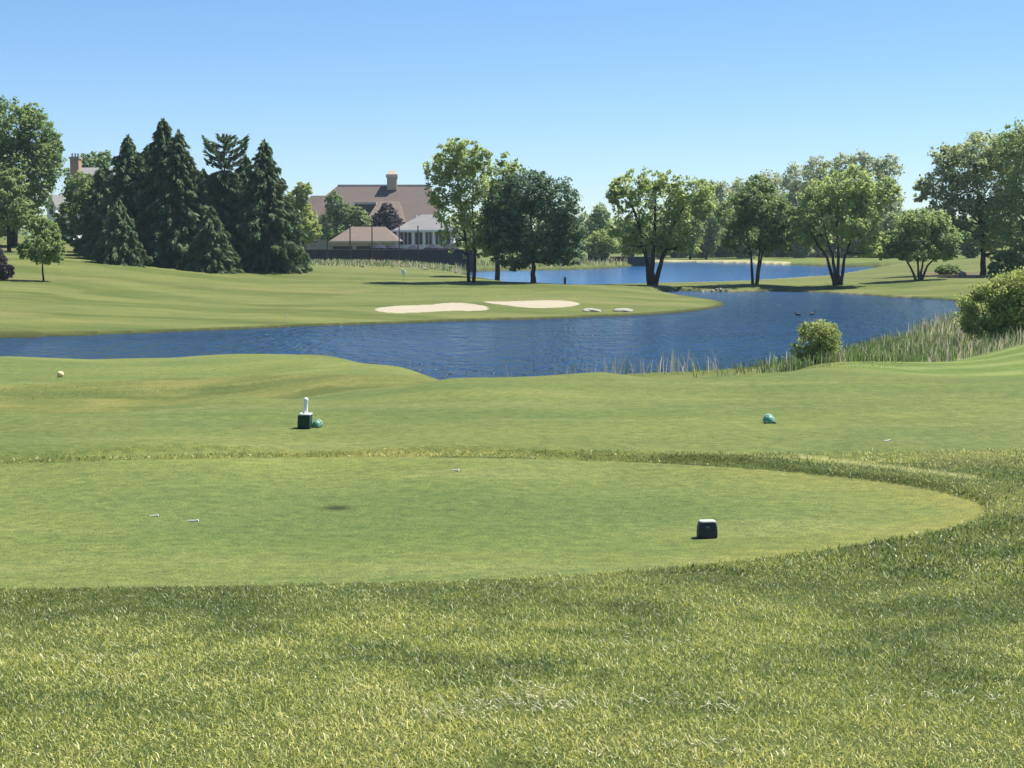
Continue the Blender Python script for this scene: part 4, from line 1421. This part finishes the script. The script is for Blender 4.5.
def gxx(px): return at_y(px, 225, YG)[0] - gx
def gzz(py): return at_y(58, py, YG)[2] - zg2


gw = MB()
x0, x1, zt, ze = gxx(47.5), gxx(56), gzz(196.5), gzz(206)
xm = (x0 + x1) / 2
gw.add([(x0, 0, 0), (x1, 0, 0), (x1, 0, ze), (xm, 0, zt), (x0, 0, ze), (x0, 6, 0), (x1, 6, 0), (x1, 6, ze), (xm, 6, zt), (x0, 6, ze)],
       [(0, 1, 2, 3, 4), (9, 8, 7, 6, 5), (0, 5, 6, 1), (1, 6, 7, 2), (4, 9, 5, 0), (2, 7, 8, 3), (3, 8, 9, 4)])
gw.build("wall", M_WHITE, cot)
MB().box(gxx(50), gxx(53.5), -0.09, -0.003, gzz(214), gzz(205)).build("window", M_DARK, cot)
gr_ = MB()
for sx in (-1, 1):
    xe = xm + sx * (x1 - x0) * 0.62
    zee = ze - 0.35
    gr_.add([(xm, -0.4, zt + 0.12), (xe, -0.4, zee), (xe, 6.3, zee), (xm, 6.3, zt + 0.12), (xm, -0.4, zt + 0.3), (xe, -0.4, zee + 0.18), (xe, 6.3, zee + 0.18), (xm, 6.3, zt + 0.3)],
            [(0, 1, 2, 3), (4, 7, 6, 5), (0, 4, 5, 1), (1, 5, 6, 2), (2, 6, 7, 3), (3, 7, 4, 0)])
gr_.build("roof", M_ROOF_GREY, cot)
MB().box(gxx(56.3), gxx(70), 1.5, 7, 0, gzz(214)).build("wall", M_WHITE, cot)
MB().hip(gxx(56.2), gxx(72), 0.8, 8, gzz(214.4), gzz(200), gxx(56.4), gxx(62)).build("roof", M_ROOF_GREY, cot, label="low side roof of the cottage")

# pink house beyond the lake
YK = 445.0
kx = at_y(834, 250, YK)[0]
zk = gz(kx, YK) - 0.2
pk = empty("house", (kx, YK, zk), "pinkish low house glimpsed behind the fanning trunks beyond the lake", "house")


def kxx(px): return at_y(px, 250, YK)[0] - kx
def kzz(py): return at_y(834, py, YK)[2] - zk


MB().box(kxx(812), kxx(856), 0.6, 9, 0, kzz(243)).build("wall", M_PINK, pk)
MB().hip(kxx(809), kxx(859), 0, 9.6, kzz(243.2), kzz(235.5), kxx(818), kxx(850)).build("roof", M_ROOF_TAN, pk)
for a in (816, 824, 832, 841, 849):
    MB().box(kxx(a), kxx(a + 3.5), 0.5, 0.597, kzz(251), kzz(245.5)).build("window", M_DARK, pk)
gwl = at_y(835, 254, 424)
tag(MB().box(-7.5, 7.5, -0.2, 0.2, -0.3, 0.75).build("garden_wall", M_STONE, None, (gwl[0], 424, gz(gwl[0], 424))), "low cream garden wall in front of the pinkish house", "wall")


# ------------------------------------------------------------------ stones
def boulder(px, r, wpx, hpx, label, group=None, squash=1.0, mat=None, seed=0, sink=0.3):
    p = polar(px, r)
    z0 = gz(*p)
    k = p[1] / F
    w, h = wpx * k / 2, hpx * k
    vs, fs = [], []
    nu, nv = 16, 9
    g = np.random.default_rng(seed + int(px * 10))
    o1 = g.uniform(0, 50)
    for i in range(nv + 1):
        th = math.pi * i / nv
        for j in range(nu):
            ph = 2 * math.pi * j / nu
            d = np.array([math.sin(th) * math.cos(ph), math.sin(th) * math.sin(ph), math.cos(th)])
            s = 0.78 + 0.45 * float(vnoise(np.array([d[0] * 1.6 + o1 + d[2]]), np.array([d[1] * 1.6 + o1 - d[2] * 0.7]), 5)[0])
            vs.append((d[0] * w * s, d[1] * w * 0.8 * s, (d[2] * 0.62 * s + (0.55 - sink)) * h))
    for i in range(nv):
        for j in range(nu):
            fs.append((i * nu + j, i * nu + (j + 1) % nu, (i + 1) * nu + (j + 1) % nu, (i + 1) * nu + j))
    o = MB().add(vs, fs).build("boulder", mat or M_STONE, None, (p[0], p[1], z0))
    return tag(o, label, "boulder", group)


rows = [(692, 3.0, 2.2), (697.5, 4.2, 3.0), (703, 4.5, 3.4), (707.5, 3.4, 2.6), (712.5, 3.2, 3.0), (717, 3.0, 2.0), (721, 3.6, 2.6), (727, 2.6, 2.0)]
lab_rows = ["leftmost rock of the shore row right of the three-forked tree", "second rock from the left in the shore row, rounded and pale", "biggest whitest rock of the shore row",
            "fourth rock of the shore row, just right of the biggest", "upright squarish rock in the middle right of the shore row", "small low rock between the upright one and the next",
            "second rock from the right end of the shore row", "rightmost small rock of the shore row"]
for (a, b, c), l in zip(rows, lab_rows):
    boulder(a, 174.5, b, c, l, "rocks along the shore of the inlet")
boulder(963, 212, 8, 4.6, "pale boulder at the end of the clipped hedge")
boulder(886, 300, 6, 2.4, "pale flat rock at the right tip of the lake")
boulder(592, 121.6, 20, 3.6, "long flat pale stone at the water's edge below the slim bunker", "flat stones at the pond edge", sink=0.4)
boulder(623, 122.4, 19, 3.6, "flat pale stone at the water's edge under the three-forked tree", "flat stones at the pond edge", sink=0.4)
boulder(20, 94.2, 14, 4.4, "pale flat stone at the pond edge near the left frame edge", "flat stones at the pond edge", sink=0.35)
boulder(83, 97.2, 16, 4.4, "pale slab-like stone at the pond edge left of the yellow marker's line", "flat stones at the pond edge", sink=0.3)
boulder(362.5, 206, 3.6, 2.8, "small white stone on the rise left of the flag", "white stones in the meadow")
boulder(424.5, 209, 6, 2.2, "low white stone in the meadow right of the flag", "white stones in the meadow")
boulder(456, 206, 3, 2.4, "small white stone near the twin-trunked tree", "white stones in the meadow")
boulder(773.5, 415, 2.4, 2.6, "white marker stone on the lawn beyond the lake", "white stones on the far lawn")

# ------------------------------------------------------------------ small things
M_POLE = simple_mat("pale_yellow_pole", (0.72, 0.66, 0.36), (0.66, 0.60, 0.32), 3, 0.45)
M_FLAG = simple_mat("white_cloth", (0.80, 0.78, 0.68), (0.74, 0.72, 0.60), 3, 0.8)
p = polar(403.5, 147)
z0 = gz(*p)
fs_ = empty("flagstick", (p[0], p[1], z0), "pale flagstick with a small white flag standing on the putting green", "flagstick")
ztop = at_y(402, 268, p[1])[2] - z0
MB().tube([(0, 0, -0.1), (0, 0, 0.98)], 0.032, 8).build("pole", M_POLE, fs_)
MB().tube([(0, 0, 0.982), (-0.04, 0, ztop)], 0.013, 8).build("pole", simple_mat("dull_pole", (0.16, 0.17, 0.11), None, 3, 0.6), fs_, label="thin dull upper pole")
fl_ = MB()
nx_, nz_ = 8, 5
vs = []
for i in range(nx_ + 1):
    for j in range(nz_ + 1):
        t = i / nx_
        vs.append((-0.04 + 0.5 * t * 0.9 - 0.18, 0.06 * math.sin(t * 6 + j * 0.4), ztop - 0.02 - 0.46 * j / nz_ - 0.26 * t))
fsx = [(i * (nz_ + 1) + j, (i + 1) * (nz_ + 1) + j, (i + 1) * (nz_ + 1) + j + 1, i * (nz_ + 1) + j + 1) for i in range(nx_) for j in range(nz_)]
fo = fl_.add(vs, fsx).build("flag", M_FLAG, fs_, smooth_shade=True)
so = fo.modifiers.new("thick", 'SOLIDIFY')
so.thickness = 0.012

# dark post at the lake shore
p = polar(565, 172)
z0 = gz(*p)
po = empty("post", (p[0], p[1], z0), "short dark square post with a cap on the green's lake side", "post")
MB().box(-0.13, 0.13, -0.13, 0.13, -0.2, 0.72).build("shaft", M_IRON, po, bevel=0.02)
MB().hip(-0.18, 0.24, -0.18, 0.18, 0.723, 0.83, -0.02, 0.08).build("post_cap", M_IRON, po)

# hazard stakes
for px_, r_, hh, lab in ((285.5, 109, 0.42, "thin yellowish hazard stake on the far pond bank left of the bunkers"),):
    p = polar(px_, r_)
    z0 = gz(*p)
    st_ = empty("hazard_stake", (p[0], p[1], z0), lab, "stake")
    MB().tube([(0, 0, -0.1), (0, 0, hh)], 0.035, 8).build("shaft", M_POLE, st_)
    MB().lathe([(0.035, 0), (0.03, 0.02), (0.004, 0.045)], 8, (0, 0, hh + 0.001)).build("stake_tip", M_WHITE, st_)

# black tee marker
M_BLACK = simple_mat("charcoal_plastic", (0.030, 0.034, 0.040), (0.042, 0.046, 0.053), 14, 0.5)


def ground_at(px, py, guess):
    p = at_z(px, py, guess)
    for _ in range(5):
        p = at_z(px, py, gz(p[0], p[1]))
    return p


p = ground_at(707, 537.5, -0.55)
k = p[1] / F
mk = empty("tee_marker", (p[0], p[1], p[2]), "black squarish tee marker with a pale top on the near tee", "tee marker", rz=math.radians(6))
hw, hh = 10 * k, 17.0 * k
mb = MB()
prof = [(0.97, 0.0), (1.0, 0.12), (1.0, 0.38), (0.96, 0.66), (0.88, 0.86), (0.82, 0.945)]
n = 32
vs = []
for s, zf in prof:
    for j in range(n):
        a = 2 * math.pi * (j + 0.5) / n
        ca, sa = math.cos(a), math.sin(a)
        e = 0.30
        vs.append((hw * s * math.copysign(abs(ca) ** e, ca), 0.62 * hw * s * math.copysign(abs(sa) ** e, sa), zf * hh))
fs = [(i * n + j, i * n + (j + 1) % n, (i + 1) * n + (j + 1) % n, (i + 1) * n + j) for i in range(len(prof) - 1) for j in range(n)]
fs += [tuple(range(n))[::-1], tuple(range((len(prof) - 1) * n, len(prof) * n))]
mb.add(vs, fs).build("body", M_BLACK, mk)
vs = []
for s, zf in ((0.825, 0.9455), (0.84, 0.975), (0.80, 1.02), (0.70, 1.045)):
    for j in range(n):
        a = 2 * math.pi * (j + 0.5) / n
        ca, sa = math.cos(a), math.sin(a)
        vs.append((hw * s * math.copysign(abs(ca) ** 0.3, ca), 0.62 * hw * s * math.copysign(abs(sa) ** 0.3, sa), zf * hh))
fs = [(i * n + j, i * n + (j + 1) % n, (i + 1) * n + (j + 1) % n, (i + 1) * n + j) for i in range(3) for j in range(n)]
fs += [tuple(range(n))[::-1], tuple(range(3 * n, 4 * n))]
MB().add(vs, fs).build("top_plate", simple_mat("weathered_white", (0.50, 0.50, 0.45), (0.40, 0.40, 0.36), 25, 0.6), mk)
emb = MB()
emb.add([(-0.022, -0.64 * hw, 0.70 * hh), (0.008, -0.64 * hw, 0.60 * hh), (0.014, -0.64 * hw, 0.66 * hh), (-0.008, -0.625 * hw, 0.77 * hh),
         (-0.022, -0.57 * hw, 0.70 * hh), (0.008, -0.57 * hw, 0.60 * hh), (0.014, -0.57 * hw, 0.66 * hh), (-0.008, -0.56 * hw, 0.77 * hh)],
        [(0, 1, 2, 3), (4, 7, 6, 5), (0, 4, 5, 1), (1, 5, 6, 2), (2, 6, 7, 3), (3, 7, 4, 0)])
emb.build("emblem", simple_mat("worn_grey_mark", (0.16, 0.17, 0.18), None, 30, 0.6), mk)

# green box with white tube
M_GREENBOX = simple_mat("dark_green_plastic", (0.010, 0.045, 0.028), (0.014, 0.055, 0.034), 10, 0.45)
p = ground_at(305, 428.2, -0.5)
k = p[1] / F
sb = empty("seed_box", (p[0], p[1], p[2]), "dark green box with a leaning white tube on the middle tee", "seed box", rz=math.radians(-5))
w2, h2 = 6.4 * k, 13.6 * k
MB().add([(-w2, -w2, 0.006), (w2 * .94, -w2, 0.006), (w2 * .94, w2, 0.006), (-w2, w2, 0.006), (-w2 * .92, -w2, h2), (w2, -w2, h2), (w2, w2, h2), (-w2 * .92, w2, h2)],
         [(0, 3, 2, 1), (4, 5, 6, 7), (0, 1, 5, 4), (1, 2, 6, 5), (2, 3, 7, 6), (3, 0, 4, 7)]).build("box", M_GREENBOX, sb, bevel=0.004)
MB().box(-w2 * .86, w2 * 1.02, -w2 * .95, w2 * 0.95, h2 + 0.001, h2 + 0.016).build("lid", M_WHITE, sb, bevel=0.004)
MB().tube([(0.008, 0, h2 + 0.014), (0.011, 0, h2 + 0.06), (0.014, 0, h2 + 0.16), (0.016, 0, h2 + 0.178), (0.018, 0, h2 + 0.196)], [0.034, 0.024, 0.024, 0.028, 0.014], 14).build("tube", M_WHITE, sb, smooth_shade=True)
MB().box(-w2 * 1.05, w2, -w2 * 1.05, w2 * 1.05, -0.004, 0.005).build("base_plate", M_IRON, sb)

# teal dome markers
M_TEAL = simple_mat("teal_plastic", (0.11, 0.27, 0.18), (0.15, 0.32, 0.22), 18, 0.4)
M_DKTEAL = simple_mat("dark_teal_plastic", (0.015, 0.055, 0.045), (0.02, 0.07, 0.055), 18, 0.4)
M_MINT = simple_mat("pale_mint_plastic", (0.45, 0.62, 0.52), (0.38, 0.55, 0.46), 18, 0.4)


def teal(px, py, rad_px, label, tilt):
    p = ground_at(px, py, -0.5)
    k = p[1] / F
    R_ = rad_px * k
    o = empty("tee_marker", (p[0], p[1], p[2]), label, "tee marker", rz=tilt)
    pr_ = [(R_ * math.cos(a), R_ * 1.25 * math.sin(a) + 0.012) for a in np.linspace(0, math.pi / 2 * 0.96, 10)]
    MB().lathe([(R_ * 0.9, -0.004)] + pr_, 28).build("dome", M_TEAL, o, smooth_shade=True)
    # pale rounded hoop over the dome, side to side
    arc = [(R_ * 1.03 * math.cos(a), 0.35 * R_, R_ * 1.30 * math.sin(a) + 0.012) for a in np.linspace(0.12, math.pi - 0.12, 17)]
    MB().tube(arc, 0.14 * R_, 8).build("hoop", M_MINT, o, smooth_shade=True)
    for s in (-1, 1):
        MB().lathe([(0.28 * R_, 0), (0.30 * R_, 0.2 * R_), (0.12 * R_, 0.36 * R_)], 12, (s * 0.78 * R_, -0.75 * R_, 0)).build("foot", M_DKTEAL, o, smooth_shade=True)


teal(769, 423.0, 5.6, "teal dome tee marker alone on the right of the middle tee", 0.15)
teal(317, 427.2, 5.0, "teal dome tee marker nestled beside the dark green box", -0.5)

# yellow marker
M_YEL = simple_mat("yellow_plastic", (0.72, 0.60, 0.28), (0.66, 0.54, 0.24), 12, 0.45)
p = ground_at(60.5, 377, -1.5)
k = p[1] / F
yo = empty("tee_marker", (p[0], p[1], p[2]), "small pale yellow ball tee marker on the far-left tee", "tee marker")
MB().lathe([(0.6 * 3.4 * k, 0.0)] + [(3.4 * k * math.cos(a), 3.4 * k * (0.75 + math.sin(a))) for a in np.linspace(-0.7, math.pi / 2 * 0.95, 12)], 20).build("ball", M_YEL, yo, smooth_shade=True)
MB().lathe([(0.7 * 3.4 * k, -0.01), (0.5 * 3.4 * k, 0.012)], 14).build("base_ring", M_WHITE, yo)


# broken wooden tees on the near tee
def golf_tee(px, py, length, ang, label, guess=-0.55):
    p = ground_at(px, py, guess)
    o = MB()
    o.tube([(-length / 2, 0, 0.008), (length * 0.22, 0, 0.008), (length * 0.40, 0, 0.009), (length * 0.5, 0, 0.010)], [0.003, 0.005, 0.007, 0.011], 10)
    ob = o.build("golf_tee", M_WHITE, None, (p[0], p[1], p[2]))
    ob.rotation_euler = (0, 0, ang)
    return tag(ob, label, "golf tee")


golf_tee(154, 516.5, 0.068, 0.10, "white wooden tee lying on the near tee, left of its mate")
golf_tee(193, 521.5, 0.085, 0.02, "longer white wooden tee lying nearest the brown divot's left")
golf_tee(455, 470.8, 0.075, -0.3, "white wooden tee lying near the near tee's back edge")
golf_tee(887, 441.2, 0.075, 0.4, "lone white wooden tee lying on the right of the middle tee", -0.5)


# ducks on the pond
M_DUCK = simple_mat("brown_plumage", (0.045, 0.036, 0.028), (0.10, 0.08, 0.06), 14, 0.8)
M_BILL = simple_mat("dull_bill", (0.16, 0.12, 0.04), None, 10, 0.6)


def duck(px, py, rz, label):
    p = at_z(px, py, WATER)
    o = empty("duck", (p[0], p[1], WATER), label, "duck", rz=rz)
    me = bpy.data.meshes.new("body")
    pts = [(-0.30, 0, 0.10), (-0.20, 0, 0.06), (-0.05, 0, 0.055), (0.10, 0, 0.06), (0.18, 0, 0.12), (0.19, 0, 0.21), (0.215, 0, 0.255), (0.245, 0, 0.25)]
    rad = [(0.02, 0.015), (0.085, 0.07), (0.115, 0.09), (0.10, 0.085), (0.05, 0.05), (0.035, 0.035), (0.048, 0.045), (0.03, 0.028)]
    me.from_pydata(pts, [(i, i + 1) for i in range(len(pts) - 1)], [])
    ob = link("body", me, o, M_DUCK)
    sk = ob.modifiers.new("skin", 'SKIN')
    for i, rd in enumerate(rad):
        me.skin_vertices[0].data[i].radius = rd
    me.skin_vertices[0].data[2].use_root = True
    ss = ob.modifiers.new("sub", 'SUBSURF')
    ss.levels = ss.render_levels = 2
    MB().add([(0.268, -0.016, 0.240), (0.268, 0.016, 0.240), (0.325, 0.018, 0.228), (0.325, -0.018, 0.228), (0.268, -0.013, 0.262), (0.268, 0.013, 0.262), (0.325, 0.014, 0.234), (0.325, -0.014, 0.234)],
             [(0, 3, 2, 1), (4, 5, 6, 7), (0, 1, 5, 4), (1, 2, 6, 5), (2, 3, 7, 6), (3, 0, 4, 7)]).build("bill", M_BILL, o)


duck(797.5, 315, 2.6, "dark duck swimming on the pond, the left of the pair")
duck(812.5, 314.6, 0.4, "dark duck swimming on the pond, the right of the pair")

# ------------------------------------------------------------------ thin summer air
hz, nt, out = new_mat("summer_air")
pv = nt.nodes.new('ShaderNodeVolumePrincipled')
pv.inputs['Color'].default_value = (0.72, 0.88, 1.0, 1)
pv.inputs['Density'].default_value = HAZE
pv.inputs['Anisotropy'].default_value = 0.0
nt.links.new(pv.outputs[0], out.inputs['Volume'])
ho = MB().box(-850, 850, -850, 850, -9, 34).build("haze", hz)
tag(ho, "thin pale summer haze over the whole course", "haze", kind="stuff")

# ------------------------------------------------------------------ camera, light, sky
cam = bpy.data.cameras.new("camera")
cam.sensor_width = 36.0
cam.lens = F / 1024 * 36.0
cam.clip_start = 0.1
cam.clip_end = 6000
co = bpy.data.objects.new("camera", cam)
col.objects.link(co)
co.location = (0, 0, EYE)
co.rotation_euler = (math.pi / 2 - PITCH, 0, 0)
scene.camera = co

EL, AZ = math.radians(60), math.radians(60)
sd_ = Vector((math.sin(AZ) * math.cos(EL), math.cos(AZ) * math.cos(EL), math.sin(EL)))
sl_ = bpy.data.lights.new("sun", 'SUN')
sl_.energy = 4.2
sl_.angle = math.radians(0.53)
sl_.color = (1.0, 0.955, 0.88)
so_ = bpy.data.objects.new("sun", sl_)
col.objects.link(so_)
so_.location = (0, 0, 60)
so_.rotation_euler = sd_.to_track_quat('Z', 'Y').to_euler()

wd = bpy.data.worlds.new("World")
scene.world = wd
wd.use_nodes = True
nt = wd.node_tree
sky = nt.nodes.new('ShaderNodeTexSky')
sky.sky_type = 'NISHITA'
sky.sun_disc = False
sky.sun_elevation = EL
sky.sun_rotation = AZ
sky.air_density = 0.9
sky.dust_density = 0.0
sky.ozone_density = 10.0
bg = nt.nodes['Background']
bg.inputs['Strength'].default_value = 0.0605
nt.links.new(sky.outputs[0], bg.inputs['Color'])

vs_ = scene.view_settings
vs_.view_transform = 'Standard'
vs_.look = 'None'
vs_.gamma = 1.0
vs_.exposure = 1.27
vs_.use_curve_mapping = False
scene.cycles.max_bounces = 12
scene.cycles.diffuse_bounces = 6
scene.cycles.glossy_bounces = 3
scene.cycles.transmission_bounces = 8
scene.cycles.use_denoising = True
scene.cycles.denoiser = 'OPENIMAGEDENOISE'
scene.cycles.denoising_input_passes = 'RGB_ALBEDO_NORMAL'
